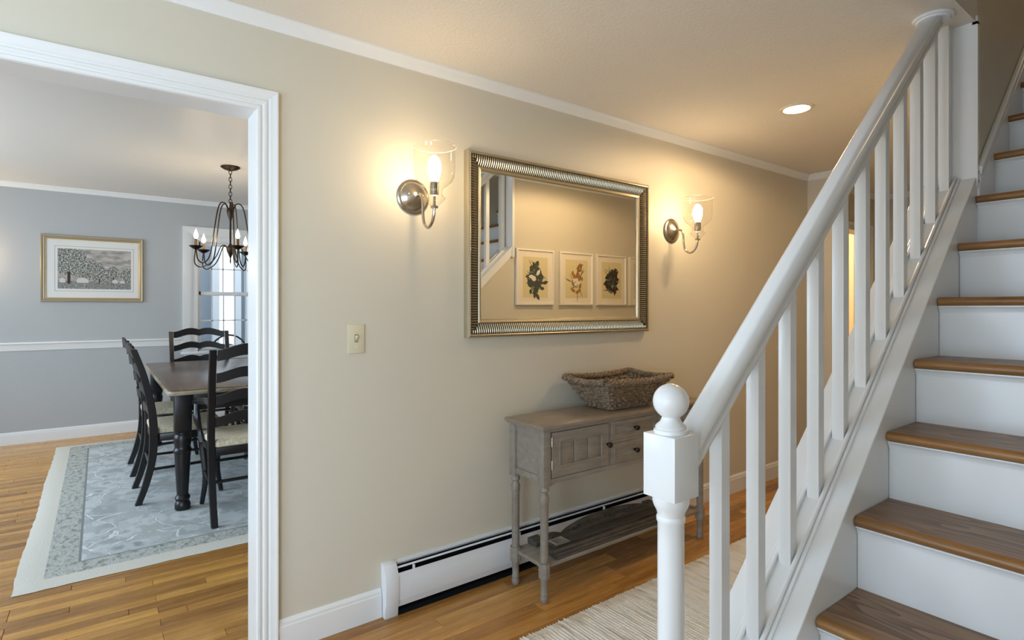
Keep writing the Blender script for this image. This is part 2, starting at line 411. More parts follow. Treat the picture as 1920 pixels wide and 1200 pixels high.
# ------------------------------------------------------------------ entry, dining front and added side windows (behind the camera)
M['pane'] = thin_glass('window_glass', (.97, .99, 1, 1), .8)
def plain_window(name, x0, x1, z0, z1, label, YF=YF):
    r = thing(name, label, 'window', ((x0+x1)/2, YF, z0), kind='structure')
    mb = molding([(x0, YF, z0), (x0, YF, z1), (x1, YF, z1), (x1, YF, z0)], [(0, 0), (-.0, .018), (.075, .018), (.075, 0)], (0, 1, 0), True)
    for m in mb: m.build('casing', M['trim'], r)
    for i in range(1, 3):
        x = x0+(x1-x0)*i/3; MB().box(x-.03, x+.03, YF-.09, YF-.03, z0, z1).build('mullion', M['trim'], r)
    for i in range(3): MB().box(x0+(x1-x0)*i/3+.03, x0+(x1-x0)*(i+1)/3-.03, YF-.062, YF-.058, z0, z1).build('pane', M['pane'], r, smooth=0)
    return r
plain_window('window_2', .68, 1.92, .18, 1.82, 'glazed entry opening that lights the foot of the stairs', YN)
w4 = thing('added_window_4', 'added side window that fills the foyer wall with light', 'window', (XR, -1.50, .5), kind='structure')  # invented window, put in to brighten the hall wall
for m in molding([(XR, -2.10, .5), (XR, -.90, .5), (XR, -.90, 1.9), (XR, -2.10, 1.9)], [(0, 0), (0, .018), (-.075, .018), (-.075, 0)], (-1, 0, 0), True): m.build('casing', M['trim'], w4)
for y in (-1.70, -1.30): MB().box(XR+.04, XR+.09, y-.02, y+.02, .5, 1.9).build('mullion', M['trim'], w4)
for ya_, yb_ in ((-2.10, -1.72), (-1.68, -1.32), (-1.28, -.90)): MB().box(XR+.062, XR+.066, ya_, yb_, .5, 1.9).build('pane', M['pane'], w4, smooth=0)
plain_window('window_3', -3.85, -1.15, .68, 2.12, 'wide front window that lights the dining room')

# ------------------------------------------------------------------ dining window
w1 = thing('window_1', 'white double hung window with small panes behind the dining table', 'window', (XD, (WY0+WY1)/2, WZ0), kind='structure')
cp = [(0, 0), (0, .014), (.02, .016), (.05, .018), (.06, .024), (.10, .026), (.14, .03), (.143, .03), (.143, 0)]
cw = molding([(XD, WY1, WZ0-.02), (XD, WY1, WZ1), (XD, WY0, WZ1), (XD, WY0, WZ0-.02)], [(-a, b) for a, b in cp], (1, 0, 0))
for m, n in zip(cw, ['side_casing', 'head_casing', 'side_casing']): m.build(n, M['trim'], w1)
MB().box(XD-.02, XD+.055, WY0-.16, WY1+.16, WZ0-.045, WZ0-.018).build('sill', M['trim'], w1, .004)
MB().box(XD, XD+.02, WY0-.13, WY1+.13, WZ0-.115, WZ0-.045).build('apron', M['trim'], w1, .003)
for nme, b in (('jamb', (XD-.14, XD, WY0, WY0+.012, WZ0-.02, WZ1)), ('jamb', (XD-.14, XD, WY1-.012, WY1, WZ0-.02, WZ1)), ('head_jamb', (XD-.14, XD, WY0, WY1, WZ1-.012, WZ1)), ('bottom_jamb', (XD-.14, XD-.02, WY0, WY1, WZ0-.045, WZ0-.01))):
    MB().box(*b).build(nme, M['trim'], w1, smooth=0)
ZM = 1.425
for nme, x, za, zb in (('upper_sash', XD-.085, ZM-.02, WZ1-.012), ('lower_sash', XD-.045, WZ0-.01, ZM+.022)):
    sm = MB(); ya, yb = WY0+.012, WY1-.012
    sm.box(x-.018, x+.018, ya, ya+.022, za, zb); sm.box(x-.018, x+.018, yb-.022, yb, za, zb); sm.box(x-.018, x+.018, ya, yb, za, za+.042); sm.box(x-.018, x+.018, ya, yb, zb-.036, zb)
    so = sm.build(nme, M['trim'], w1, smooth=0)
    nc = 6; gy = (yb-ya-.044)/nc; gz = (za+.042, zb-.036)
    for i in range(1, nc): MB().box(x-.010, x+.010, ya+.022+gy*i-.006, ya+.022+gy*i+.006, *gz).build('muntin', M['trim'], so, smooth=0)
    zmid = sum(gz)/2; MB().box(x-.010, x+.010, ya+.022, yb-.022, zmid-.006, zmid+.006).build('muntin', M['trim'], so, smooth=0)
    for i in range(nc):
        for j in range(2):
            MB().box(x-.002, x+.002, ya+.022+gy*i+.006, ya+.022+gy*(i+1)-.006, gz[0]+(zmid-gz[0])*j+.004, gz[0]+(zmid-gz[0])*(j+1)-.004).build('pane', M['pane'], so, smooth=0)

# ------------------------------------------------------------------ porch seen through the dining window
M['siding'] = paint('blue_grey_siding', srgb(150, 160, 170), .6, .04, 40)
M['deck'] = paint('grey_deck_boards', srgb(150, 152, 152), .6, .1, 30)
M['porchwhite'] = paint('porch_white_paint', srgb(236, 240, 244), .4, .02, 60)
pw = thing('porch_wall', 'blue grey porch wall with white posts and french door outside the dining window', 'wall', (XD-1.9, 1.4, 0), kind='structure')
XP = XD-1.9
for ya, yb in ((-.6, 1.30), (1.62, 1.74), (2.28, 2.6), (3.4, 4.6)): MB().box(XP-.1, XP, ya, yb, 0, 2.9).build('siding_panel', M['siding'], pw, smooth=0)
for y in (1.32, 1.60, 1.76, 2.26, 2.62, 3.38): MB().box(XP-.08, XP+.05, y-.045, y+.045, 0, 2.6).build('post', M['porchwhite'], pw, smooth=0)
for z in (.02, 2.55): MB().box(XP-.06, XP+.03, 1.2, 3.5, z, z+.12).build('rail', M['porchwhite'], pw, smooth=0)
MB().box(XP-.05, XP-.01, 1.80, 2.22, .14, 2.55).build('french_door', M['porchwhite'], pw, smooth=0)
MB().box(XP-.01, XP+.03, 1.86, 1.90, .98, 1.12).build('door_handle', M['dark'], pw, .004)
tag(MB().box(XP-.3, XD-.14, -.6, 4.6, -.2, .02).build('porch_floor', M['deck'], smooth=0), 'grey porch floor outside the dining window', 'floor', kind='structure')
M['iron'] = plain('dark_wrought_iron', (.02, .022, .026, 1), .45, .6)
def patio_chair(y, x, label):
    r = thing('patio_chair', label, 'chair', (x, y, .02), 'wrought iron patio chairs on the porch')
    arc = [(x, y+.24*math.cos(a), .62+.30*math.sin(a)) for a in [math.pi*i/14 for i in range(15)]]
    MB().tube([(x, y+.24, .02)]+arc+[(x, y-.24, .02)], .011, 6).build('back_frame', M['iron'], r)
    arc2 = [(x, y+.13*math.cos(a), .62+.18*math.sin(a)) for a in [math.pi*i/12 for i in range(13)]]
    MB().tube([(x, y+.13, .48)]+arc2+[(x, y-.13, .48)], .008, 6).build('back_scroll', M['iron'], r)
    MB().lathe([(.01, 0), (.23, 0), (.24, .012), (.23, .024), (.01, .024)], (x+.22, y, .46), 20).build('seat', M['iron'], r)
    for s in (-1, 1): MB().tube([(x+.38, y+s*.18, .46), (x+.42, y+s*.22, .02)], .010, 6).build('leg', M['iron'], r)
    MB().tube([(x, y-.24, .47), (x+.1, y-.18, .47)], .01, 6).build('brace', M['iron'], r); MB().tube([(x, y+.24, .47), (x+.1, y+.18, .47)], .01, 6).build('brace', M['iron'], r)
patio_chair(1.34, XD-1.0, 'dark wrought iron patio chair on the porch, by the blue grey siding')
patio_chair(2.02, XD-1.25, 'dark wrought iron patio chair on the porch, before the french door')

# ------------------------------------------------------------------ staircase
st = thing('staircase', 'straight staircase with stained oak treads and white risers', 'staircase', ((XS+XR)/2, ty(1), 0))
NT_ = 14
XA, XBR = XS+.002, XR-.002
for n in range(1, NT_+1):
    yn, z = ty(n), tz(n)
    zb = tz(n-1) if n > 1 else 0
    MB().box(XA, XBR, yn+.024, yn+.042, zb, z-.027).build('riser', M['stairwhite'], st, smooth=0)
    cv = [(yn+.010, z-.0275), (yn+.010, z-.031), (yn+.014, z-.034), (yn+.019, z-.041), (yn+.020, z-.047), (yn+.025, z-.047), (yn+.025, z-.0275)]
    MB().prism(cv, 'x', XA, XBR).build('cove_molding', M['stairwhite'], st)
    h = .0135
    nose = [(yn+.014-h*math.sin(a), z-h-h*math.cos(a)) for a in [math.pi*i/8 for i in range(9)]]   # bottom -> tip -> top
    if n < NT_:
        tr = MB().prism([(yn+.022, z-2*h), (yn+RUN+.030, z-2*h), (yn+RUN+.030, z), (yn+.022, z)], 'x', XA+.0015, XBR).build('tread', M['tread'], st, smooth=0)
        MB().prism(nose+[(yn+.0222, z), (yn+.0222, z-2*h)], 'x', XA+.0015, XBR).build('nosing', M['nosing'], tr)
tag(MB().box(XS+.0, XR, ty(NT_)+.045, YB-.02, tz(NT_)-.25, tz(NT_)).build('landing', M['tread'], st, smooth=0), 'upper landing floor')
# skirt boards
sk = MB().prism([(ty(1)+.02, 0), (YP, 0), (YP, capz(YP)-.02), (ty(1)+.02, capz(ty(1)+.02)-.02)], 'x', XS-.004, XS+.001).build('skirt_board', M['stairwhite'], st, smooth=0)
z2 = lambda y: capz(y)+.010
sk2 = MB().prism([(YP, z2(YP)-.60), (4.1, z2(4.1)-.60), (4.1, z2(4.1)), (YP, z2(YP))], 'x', XS-.003, XS+.008).build('skirt_board', M['stairwhite'], st, smooth=0)
MB().prism([(YP, z2(YP)-.012), (4.1, z2(4.1)-.012), (4.1, z2(4.1)+.018), (YP, z2(YP)+.018)], 'x', XS-.003, XS+.016).build('skirt_cap', M['stairwhite'], sk2, .004)
MB().prism([(YP, z2(YP)-.045), (4.1, z2(4.1)-.045), (4.1, z2(4.1)-.030), (YP, z2(YP)-.030)], 'x', XS-.003, XS+.012).build('skirt_bead', M['stairwhite'], sk2, .003)
# stringer cap and its two fillets
ya = ty(1)+.0
def sloped(xa, xb, za, zb, y0=ya, y1=YP-.016, f=capz): return MB().prism([(y0, f(y0)+za), (y1, f(y1)+za), (y1, f(y1)+zb), (y0, f(y0)+zb)], 'x', xa, xb)
sloped(XW-.012, XS+.002, -.028, 0).build('stringer_cap', M['stairwhite'], st, .003)
for xs in (1, -1):
    a, b, c = XCN+xs*.0185, XCN+xs*.030, XCN+xs*.040
    f1 = sloped(min(a, b), max(a, b), -.004, .016); f1.build('fillet_strip', M['stairwhite'], st, .004)
    sloped(min(b, c), max(b, c), -.004, .008).build('fillet_strip', M['stairwhite'], st, .003)
sloped(XW-.010, XW+.002, -.075, -.026).build('outer_stringer', M['stairwhite'], st, .002)
# wall end panel
ep = MB().box(XW-.012, XS+.006, YP-.016, YP+.004, capz(YP)-.05, ZC).box(XS-.010, XS+.006, YP-.016, YP+.004, ZC-.01, ZC+.02)
ep.build('end_panel', M['stairwhite'], st, smooth=0)
MB().box(XW-.018, XW+.001, YP-.018, YP+.006, capz(YP)-.10, ZC-.002).build('end_casing', M['stairwhite'], st, .003)

# balustrade
bl = thing('stair_balustrade', 'white painted balustrade with ball topped newel post and square balusters', 'balustrade', (XCN, .925, 0))
nw = MB().lathe([(.040, .0), (.040, .05), (.036, .06), (.0275, .09), (.0268, .20), (.0262, .80), (.0262, .838), (.0285, .842), (.0285, .850), (.0265, .853), (.0285, .862), (.034, .872), (.0365, .880), (.0365, .8925)], (XCN, .925, 0), 36).build('newel_shaft', M['stairwhite'], bl)
hb = .0384
MB().box(XCN-hb, XCN+hb, .925-hb, .925+hb, .892, 1.018).build('newel_block', M['stairwhite'], bl, .0015, 40)
bp = [(.034, 1.017), (.0345, 1.022), (.033, 1.026), (.030, 1.027), (.031, 1.031), (.029, 1.034), (.022, 1.040), (.0185, 1.047), (.0178, 1.0505)]
R_ = .0355; zc_ = 1.0815
a0 = math.asin(.0178/R_)
bp += [(R_*math.sin(math.pi-t_), zc_+R_*math.cos(math.pi-t_)) for t_ in [a0+(math.pi-a0)*i/16 for i in range(1, 17)]]
bp[-1] = (1e-5, zc_+R_)
MB().lathe(bp, (XCN, .925, 0), 40).build('newel_ball', M['stairwhite'], bl)
railz = lambda y: 1.0196+.9180*(y-1.078)          # underside of the rail
bw = .0155
for i in range(11):
    y = 1.079+.1478*i
    MB().raw([(XCN+sx*bw, y+(0 if sy < 0 else 2*bw), (capz(y+(0 if sy < 0 else 2*bw))-.002) if k == 0 else railz(y+(0 if sy < 0 else 2*bw))+.006) for k in (0, 1) for sx, sy in ((-1, -1), (1, -1), (1, 1), (-1, 1))],
             [(0, 1, 2, 3), (4, 5, 6, 7), (0, 1, 5, 4), (1, 2, 6, 5), (2, 3, 7, 6), (3, 0, 4, 7)]).build('baluster', M['stairwhite'], bl, .001, 40)
# handrail: profile (x, perpendicular height) swept up the slope
rp = [(-.017, 0), (.017, 0), (.0195, .002), (.0205, .006), (.0195, .010), (.0165, .012), (.0160, .017), (.019, .024), (.026, .031), (.0305, .037), (.0315, .044), (.0295, .052), (.023, .0595), (.012, .0640), (0, .0655)]
rp = rp+[(-x, h) for x, h in rp[::-1][1:-2]]
sl = math.atan(.9145); cs, sn = math.cos(sl), math.sin(sl)
def rail_ring(y, plane):
    out = []
    for x, h in rp:
        p = Vector((XCN+x, y-h*sn, railz(y)+h*cs))
        if plane[0] == 'y': t = (plane[1]-p.y)/cs
        else: t = (plane[1]-p.z)/sn
        out.append((p.x, p.y+t*cs, p.z+t*sn))
    return out
k = len(rp)
MB().raw(rail_ring(1.0, ('y', .925+hb-.002))+rail_ring(2.5, ('z', ZC-.006)), [(q, (q+1) % k, (q+1) % k+k, q+k) for q in range(k)]+[list(range(k))[::-1], list(range(k, 2*k))]).build('handrail', M['stairwhite'], bl, smooth=50)
yr = 2.5+(ZC-railz(2.5))/.9145-.062
ro = MB().lathe([(.001, 0), (.062, 0), (.064, -.004), (.060, -.009), (.054, -.010), (.050, -.016), (.001, -.016)], (XCN, yr, ZC), 40).build('ceiling_rosette', M['stairwhite'], bl)

# ------------------------------------------------------------------ recessed ceiling light
M['lampring'] = plain('lamp_trim_white', srgb(225, 218, 205), .4)
M['lens'] = glow('downlight_lens', (1, .84, .60, 1), 30)
rl = thing('recessed_light', 'round recessed downlight glowing in the hallway ceiling', 'ceiling light', (.695, 2.975, ZC))
MB().lathe([(.062, -.004), (.066, -.007), (.080, -.005), (.084, 0), (.062, 0)], (.695, 2.975, ZC), 40, closed=False).build('trim_ring', M['lampring'], rl)
MB().lathe([(.001, -.001), (.0615, -.001), (.0615, -.005), (.05, -.0085), (.001, -.010)], (.695, 2.975, ZC), 36).build('lens', M['lens'], rl)
sp = bpy.data.lights.new('downlight', 'SPOT'); sp.energy = 38; sp.color = (1, .68, .36); sp.spot_size = math.radians(176); sp.spot_blend = .25; sp.shadow_soft_size = .06
so = bpy.data.objects.new('downlight', sp); COL.objects.link(so); so.parent = rl; so.location = (0, 0, -.02)

# ------------------------------------------------------------------ radiator (baseboard heater)
ht = thing('baseboard_heater', 'long white hot water baseboard heater under the console table', 'heater', (.03, 1.85, 0))
HY0, HY1 = .932, 2.735
capp = [(0, 0), (.040, 0), (.043, .034), (.052, .062), (.0525, .135), (.049, .160), (.040, .188), (.026, .210), (.012, .217), (0, .218)]
for ya_, yb_ in ((HY0, HY0+.058), (HY1-.058, HY1)): MB().prism(capp, 'y', ya_, yb_).build('end_cap', M['enamel'], ht, .0015)
A_, B_ = HY0+.056, HY1-.056
MB().prism([(0, .193), (.004, .193), (.013, .204), (.013, .212), (0, .214)], 'y', A_, B_).build('back_plate', M['enamel'], ht)
MB().prism([(.040, .036), (.0475, .062), (.0485, .066), (.0485, .134), (.0475, .138), (.0435, .176), (.041, .175), (.0445, .137), (.0445, .068), (.037, .040)], 'y', A_, B_).build('front_cover', M['enamel'], ht)
MB().prism([(.0235, .1935), (.0295, .189), (.0303, .1905), (.0243, .1955)], 'y', A_, B_).build('damper', M['enamel'], ht)
MB().box(.001, .043, A_, B_, .06, .150).box(.001, .003, A_, B_, .0, .193).build('fin_tube_dark_liner', M['dark'], ht, smooth=0)  # tube block and liner coloured black for the shade inside the cover
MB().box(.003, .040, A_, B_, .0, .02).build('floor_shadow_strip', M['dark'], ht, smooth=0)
for y in (1.06, 1.62, 2.2): MB().box(.030, .0425, y, y+.006, .165, .190).build('bracket', M['enamel'], ht)

# ------------------------------------------------------------------ light switch
M['ivory'] = plain('ivory_plastic', srgb(214, 205, 176), .35)
sw = thing('light_switch', 'ivory toggle light switch on the beige wall by the doorway', 'light switch', (0, .826, 1.144))
MB().box(.0005, .006, .790, .860, 1.087, 1.203).build('plate', M['ivory'], sw, .0025)
MB().raw([(.005, .821, 1.137), (.005, .830, 1.137), (.005, .830, 1.158), (.005, .821, 1.158), (.018, .822, 1.152), (.018, .829, 1.152), (.016, .829, 1.160), (.016, .822, 1.160)], [(0, 1, 2, 3), (4, 5, 6, 7), (0, 1, 5, 4), (1, 2, 6, 5), (2, 3, 7, 6), (3, 0, 4, 7)]).build('toggle', M['ivory'], sw, .001)
MB().box(.004, .0066, .818, .833, 1.131, 1.164).build('toggle_slot', plain('switch_slot', srgb(150, 142, 118), .5), sw)
for z in (1.114, 1.178): MB().lathe([(.0001, .0055), (.0035, .0055), (.003, .0072), (.0001, .0074)], (0, .8255, z), 12, 'x').build('screw', M['lampring'], sw)

# ------------------------------------------------------------------ mirror
M['mirror'] = plain('mirror_glass', (.90, .91, .88, 1), .0, 1)
tm = NT('silver_gilt_frame'); tm.base(srgb(188, 177, 152)); tm.rough(.36); tm.b.inputs['Metallic'].default_value = .85; M['silver'] = tm.m
M['silverdark'] = plain('dark_silver', srgb(70, 60, 46), .5, .6)  # darker metal for the cove between the ribs
mr = thing('wall_mirror', 'large rectangular mirror in a ribbed silver frame', 'mirror', (0, 1.955, 1.133))
my0, my1, mz0, mz1 = 1.332, 2.578, 1.133, 1.986
loop = [(0, my0, mz0), (0, my0, mz1), (0, my1, mz1), (0, my1, mz0)]
# outer lip, ribbed cove, inner liner (profile measured inwards from the outer edge)
sgn = -1
lip = [(0, .002), (0, .030), (.003, .036), (.011, .040), (.015, .038), (.015, .002)]
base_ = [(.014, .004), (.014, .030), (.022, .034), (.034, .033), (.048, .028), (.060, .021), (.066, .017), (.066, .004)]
lin = [(.065, .004), (.065, .020), (.070, .0235), (.080, .020), (.0835, .012), (.0835, .004)]
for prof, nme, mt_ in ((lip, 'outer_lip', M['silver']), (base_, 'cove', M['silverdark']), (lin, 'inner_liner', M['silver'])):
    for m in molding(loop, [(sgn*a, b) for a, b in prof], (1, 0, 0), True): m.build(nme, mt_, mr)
ribs = MB(); ribp = [(.0150, .0305), (.022, .0362), (.034, .0355), (.048, .0305), (.060, .0235), (.0655, .018)]
def ribs_side(length, place):
    n = int(length/.0118); st_ = length/n
    for i in range(n):
        c = (i+.5)*st_; d = min(c, length-c)
        pts = [(a, b) for a, b in ribp if a <= d+.006]
        if len(pts) < 2: continue
        w_ = .0046
        L_ = []
        for a, b in pts: L_ += [place(c-w_, a, b-.005), place(c, a, b+.0012), place(c+w_, a, b-.005)]
        ribs.raw(L_, [f for q in range(len(pts)-1) for f in ((q*3, q*3+1, q*3+4, q*3+3), (q*3+1, q*3+2, q*3+5, q*3+4))])
ribs_side(my1-my0, lambda c, a, b: (b, my0+c, mz1-a)); ribs_side(my1-my0, lambda c, a, b: (b, my0+c, mz0+a))
ribs_side(mz1-mz0, lambda c, a, b: (b, my0+a, mz0+c)); ribs_side(mz1-mz0, lambda c, a, b: (b, my1-a, mz0+c))
tag(ribs.build('ribbing', M['silver'], mr, smooth=30), kind='stuff')
MB().box(.003, .010, my0+.07, my1-.07, mz0+.07, mz1-.07).build('mirror_glass', M['mirror'], mr, smooth=0)

# ------------------------------------------------------------------ wall sconces
M['nickel'] = plain('brushed_nickel', (.46, .41, .34, 1), .24, 1)
M['glass'] = thin_glass('clear_shade_glass', (.95, .945, .93, 1), 1.7)
M['rim'] = plain('glass_rim', (.85, .84, .80, 1), .15, 0, **{'Transmission Weight': .55, 'Specular IOR Level': .8})
M['bulb'] = glow('sconce_bulb', (1, .80, .50, 1), 26, True)
def sconce(y, label):
    z = 1.743; X = .190
    r = thing('wall_sconce', label, 'wall lamp', (0, y, z), 'brushed nickel sconces beside the mirror')
    bpz = MB().lathe([(.001, .001), (.074, .001), (.075, .006), (.070, .011), (.062, .013), (.058, .018), (.040, .030), (.020, .040), (.012, .044), (.001, .045)], (0, y, z), 40, 'x').build('backplate', M['nickel'], r)
    for s in (-1, 1): MB().lathe([(.001, .028), (.005, .028), (.004, .034), (.001, .035)], (0, y+s*.034, z+.004), 12, 'x').build('screw', M['nickel'], bpz)
    pts = spline([(.040, y, z), (.062, y, z+.002), (.082, y, z-.012), (.090, y, z-.045), (.092, y, z-.085), (.104, y, z-.125), (.138, y, z-.146), (.170, y, z-.128), (.186, y, z-.098), (X, y, z-.066)], 6)
    MB().tube(pts, .0062, 10).build('arm', M['nickel'], r)
    MB().lathe([(.001, 1.668), (.014, 1.668), (.0155, 1.672), (.014, 1.677), (.006, 1.679), (.005, 1.722), (.018, 1.724), (.0185, 1.760), (.017, 1.772), (.001, 1.772)], (X, y, 0), 24).build('socket', M['nickel'], r)
    gp = [(.013, 1.674), (.028, 1.690), (.042, 1.704), (.045, 1.709), (.040, 1.713), (.032, 1.722), (.030, 1.734), (.034, 1.746), (.052, 1.760), (.070, 1.776), (.079, 1.795), (.082, 1.82), (.082, 1.885), (.083, 1.902), (.088, 1.914)]
    MB().lathe(gp, (X, y, 0), 48, closed=False).build('glass_shade', M['glass'], r, smooth=80)
    MB().tube([(X+.0875*math.cos(a), y+.0875*math.sin(a), 1.9145) for a in [2*math.pi*i/48 for i in range(48)]], .0013, 6, True).build('shade_rim', M['rim'], r)
    bpf = [(.010, 1.768), (.016, 1.780), (.0245, 1.805), (.0275, 1.83), (.025, 1.853), (.017, 1.870), (.006, 1.879), (.0005, 1.880)]
    MB().lathe(bpf, (X, y, 0), 24).build('bulb', M['bulb'], r)
    point('sconce_light', (X, 0, 1.83-z), 1.55, (1, .66, .33), .022, r)
sconce(1.077, 'brushed nickel wall sconce with clear glass shade between doorway and mirror')
sconce(2.827, 'brushed nickel wall sconce with clear glass shade between mirror and hallway corner')

# ------------------------------------------------------------------ console table
tgw = NT('grey_washed_wood'); v_ = tgw.coords('Object', (14, 3, 14)); g_ = tgw.noise(v_, 3, 6, .6)
tgw.base(tgw.ramp(g_, [(.3, srgb(126, 118, 109)), (.55, srgb(140, 132, 122)), (.75, srgb(150, 142, 132))])); tgw.rough(.5); tgw.bump(g_, .12, .001); M['grey'] = tgw.m
tgt = NT('grey_washed_top'); v_ = tgt.coords('Object', (20, 2, 20)); g_ = tgt.noise(v_, 3, 6, .6)
tgt.base(tgt.ramp(g_, [(.3, srgb(124, 111, 97)), (.6, srgb(140, 127, 112))])); tgt.rough(.42); tgt.bump(g_, .1, .001); M['greytop'] = tgt.m
M['knob'] = plain('dark_bronze_knob', (.035, .028, .024, 1), .4, .8)
M['hinge'] = plain('pale_steel_hinge', (.62, .58, .52, 1), .4, .8)
CX0, CX1, CY0, CY1 = .098, .344, 1.518, 2.676
ct = thing('console_table', 'grey washed console table with beadboard doors, drawers and turned legs', 'console table', ((CX0+CX1)/2, (CY0+CY1)/2, 0))
MB().box(CX0-.020, CX1+.016, CY0-.016, CY1+.016, .748, .766).build('top', M['greytop'], ct, .005)
MB().box(CX0-.012, CX1+.008, CY0-.008, CY1+.008, .740, .7485).build('top_molding', M['grey'], ct, .003)
LEG = [(.0185, .502), (.0185, .492), (.021, .488), (.021, .482), (.015, .476), (.0145, .468), (.019, .461), (.0215, .452), (.019, .444), (.0205, .440), (.0205, .434), (.018, .430), (.0175, .20), (.0165, .172)]
LEG2 = [(.0175, .112), (.019, .108), (.019, .102), (.0165, .098), (.0150, .045), (.0175, .040), (.0175, .034), (.0155, .030), (.0185, .022), (.0175, .006), (.0135, 0)]
for x in (CX0+.0205, CX1-.0205):
    for y in (CY0+.0205, CY1-.0205):
        lg = MB().box(x-.0205, x+.0205, y-.0205, y+.0205, .50, .742)
        lg.build('corner_post', M['grey'], ct, .0015)
        l2 = MB().lathe(LEG[::-1], (x, y, 0), 24); l2.lathe(LEG2[::-1], (x, y, 0), 24)
        oc = [(.024, .010), (.010, .024), (-.010, .024), (-.024, .010), (-.024, -.010), (-.010, -.024), (.010, -.024), (.024, -.010)]
        l2.prism([(x+a, y+b) for a, b in oc], 'z', .110, .173)
        l2.build('leg', M['grey'], ct, smooth=40)
for y, s in ((CY0, 1), (CY1, -1)):
    a, b = sorted((y+s*.012, y+s*.020))
    MB().box(CX0+.041, CX1-.041, a, b, .535, .742).build('side_panel', M['grey'], ct, smooth=0)
    a, b = sorted((y+s*.005, y+s*.024))
    MB().box(CX0+.041, CX1-.041, a, b, .515, .542).build('side_rail', M['grey'], ct, .0015)
    MB().box(CX0+.041, CX1-.041, a, b, .722, .742).build('side_rail', M['grey'], ct, .0015)
MB().box(CX0+.004, CX0+.014, CY0+.041, CY1-.041, .515, .742).build('back_panel', M['grey'], ct, smooth=0)
MB().box(CX0+.014, CX1-.02, CY0+.024, CY1-.024, .515, .525).build('cabinet_floor', M['grey'], ct, smooth=0)
FX = CX1-.002
ap = [(CY0+.041, .742), (CY0+.041, .497), (CY0+.055, .507), (CY0+.16, .512), (CY1-.16, .512), (CY1-.055, .507), (CY1-.041, .497), (CY1-.041, .742)]
MB().box(FX-.018, FX-.0125, CY0+.041, CY1-.041, .52, .742).build('front_frame_backing', M['dark'], ct, smooth=0)
def facebar(y0_, y1_, z0_, z1_, n='face_frame'): MB().box(FX-.014, FX-.001, y0_, y1_, z0_, z1_).build(n, M['grey'], ct, .001)
facebar(CY0+.041, CY1-.041, .732, .742); 
MB().prism([(CY0+.041, .531), (CY0+.041, .499), (CY0+.070, .509), (CY1-.070, .509), (CY1-.041, .499), (CY1-.041, .531)], 'x', FX-.014, FX-.001).build('apron_rail', M['grey'], ct, .001)
DY = [(1.5645, 1.918), (1.932, 2.262), (2.276, 2.6295)]
facebar(1.919, 1.931, .531, .732); facebar(2.263, 2.275, .531, .732)
facebar(1.932, 2.262, .6285, .6435)
def frame_ring(y0_, y1_, z0_, z1_, w_, x0_, x1_, parent, name):
    r_ = MB(); r_.box(x0_, x1_, y0_, y0_+w_, z0_, z1_); r_.box(x0_, x1_, y1_-w_, y1_, z0_, z1_); r_.box(x0_, x1_, y0_+w_, y1_-w_, z0_, z0_+w_); r_.box(x0_, x1_, y0_+w_, y1_-w_, z1_-w_, z1_)
    return r_.build(name, M['grey'], parent, .0012, 40, 1)
def knob(y, z, parent): MB().lathe([(.001, FX), (.006, FX), (.006, FX+.010), (.011, FX+.014), (.0135, FX+.021), (.010, FX+.027), (.001, FX+.028)], (0, y, z), 16, 'x').build('knob', M['knob'], parent)
for (ya_, yb_), hinge_left in ((DY[0], True), (DY[2], False)):
    d_ = frame_ring(ya_+.0022, yb_-.0022, .5335, .7295, .044, FX-.012, FX+.001, ct, 'door')
    frame_ring(ya_+.044, yb_-.044, .576, .687, .006, FX-.006, FX+.003, d_, 'bead')
    wp = (yb_-ya_-.096)/3
    for i in range(3): MB().box(FX-.010, FX-.004, ya_+.048+wp*i+.0016, ya_+.048+wp*(i+1)-.0016, .578, .685).build('panel_board', M['grey'], d_, .002, 40)
    knob(yb_-.012 if hinge_left else ya_+.012, .632, d_)
    for z in (.590, .690):
        yh = ya_+.001 if hinge_left else yb_-.001
        MB().lathe([(.001, -.020), (.0035, -.020), (.0035, .020), (.001, .020)], (FX+.001, yh, z), 10).build('hinge', M['hinge'], d_)
for za, zb in ((.6445, .731), (.532, .6275)):
    d_ = MB().box(FX-.012, FX-.002, 1.9335, 2.2605, za, zb).build('drawer', M['grey'], ct, .001)
    frame_ring(1.9335, 2.2605, za, zb, .020, FX-.003, FX+.0015, d_, 'drawer_frame')
    frame_ring(1.9535, 2.2405, za+.020, zb-.020, .005, FX-.003, FX+.0035, d_, 'bead')
    knob(2.097, (za+zb)/2, d_)
MB().box(CX0+.012, CX1-.012, CY0+.012, CY1-.012, .146, .164).build('shelf', M['grey'], ct, .003)

# carved wooden shelf bracket lying on the lower shelf
tcw = NT('shaded_weathered_wood'); v_ = tcw.coords('Object', (18, 3, 18)); g_ = tcw.noise(v_, 3, 6, .65)
tcw.base(tcw.ramp(g_, [(.3, srgb(54, 49, 45)), (.55, srgb(80, 74, 67)), (.78, srgb(104, 96, 86))])); tcw.rough(.6); tcw.bump(g_, .3, .0015); M['carved'] = tcw.m  # weathered tones, darkened further for the shade under the console
cs_ = thing('carved_wooden_shelf', 'weathered grey carved shelf with arched crest lying on the console', 'carved shelf', (.20, 2.05, .165))
y0_, y1_ = 1.62, 2.42
bd = MB().box(.208, .304, y0_-.01, y1_+.01, .1655, .190).build('shelf_board', M['carved'], cs_, .003)
MB().box(.216, .278, y0_+.02, y1_-.02, .189, .2005).build('raised_board', M['carved'], cs_, .004)
for xa, xb, za, zb in ((.304, .312, .166, .200), (.312, .322, .166, .186), (.322, .330, .166, .175)):
    MB().box(xa, xb, y0_-.015, y1_+.015, za, zb).build('front_molding', M['carved'], cs_, .003)
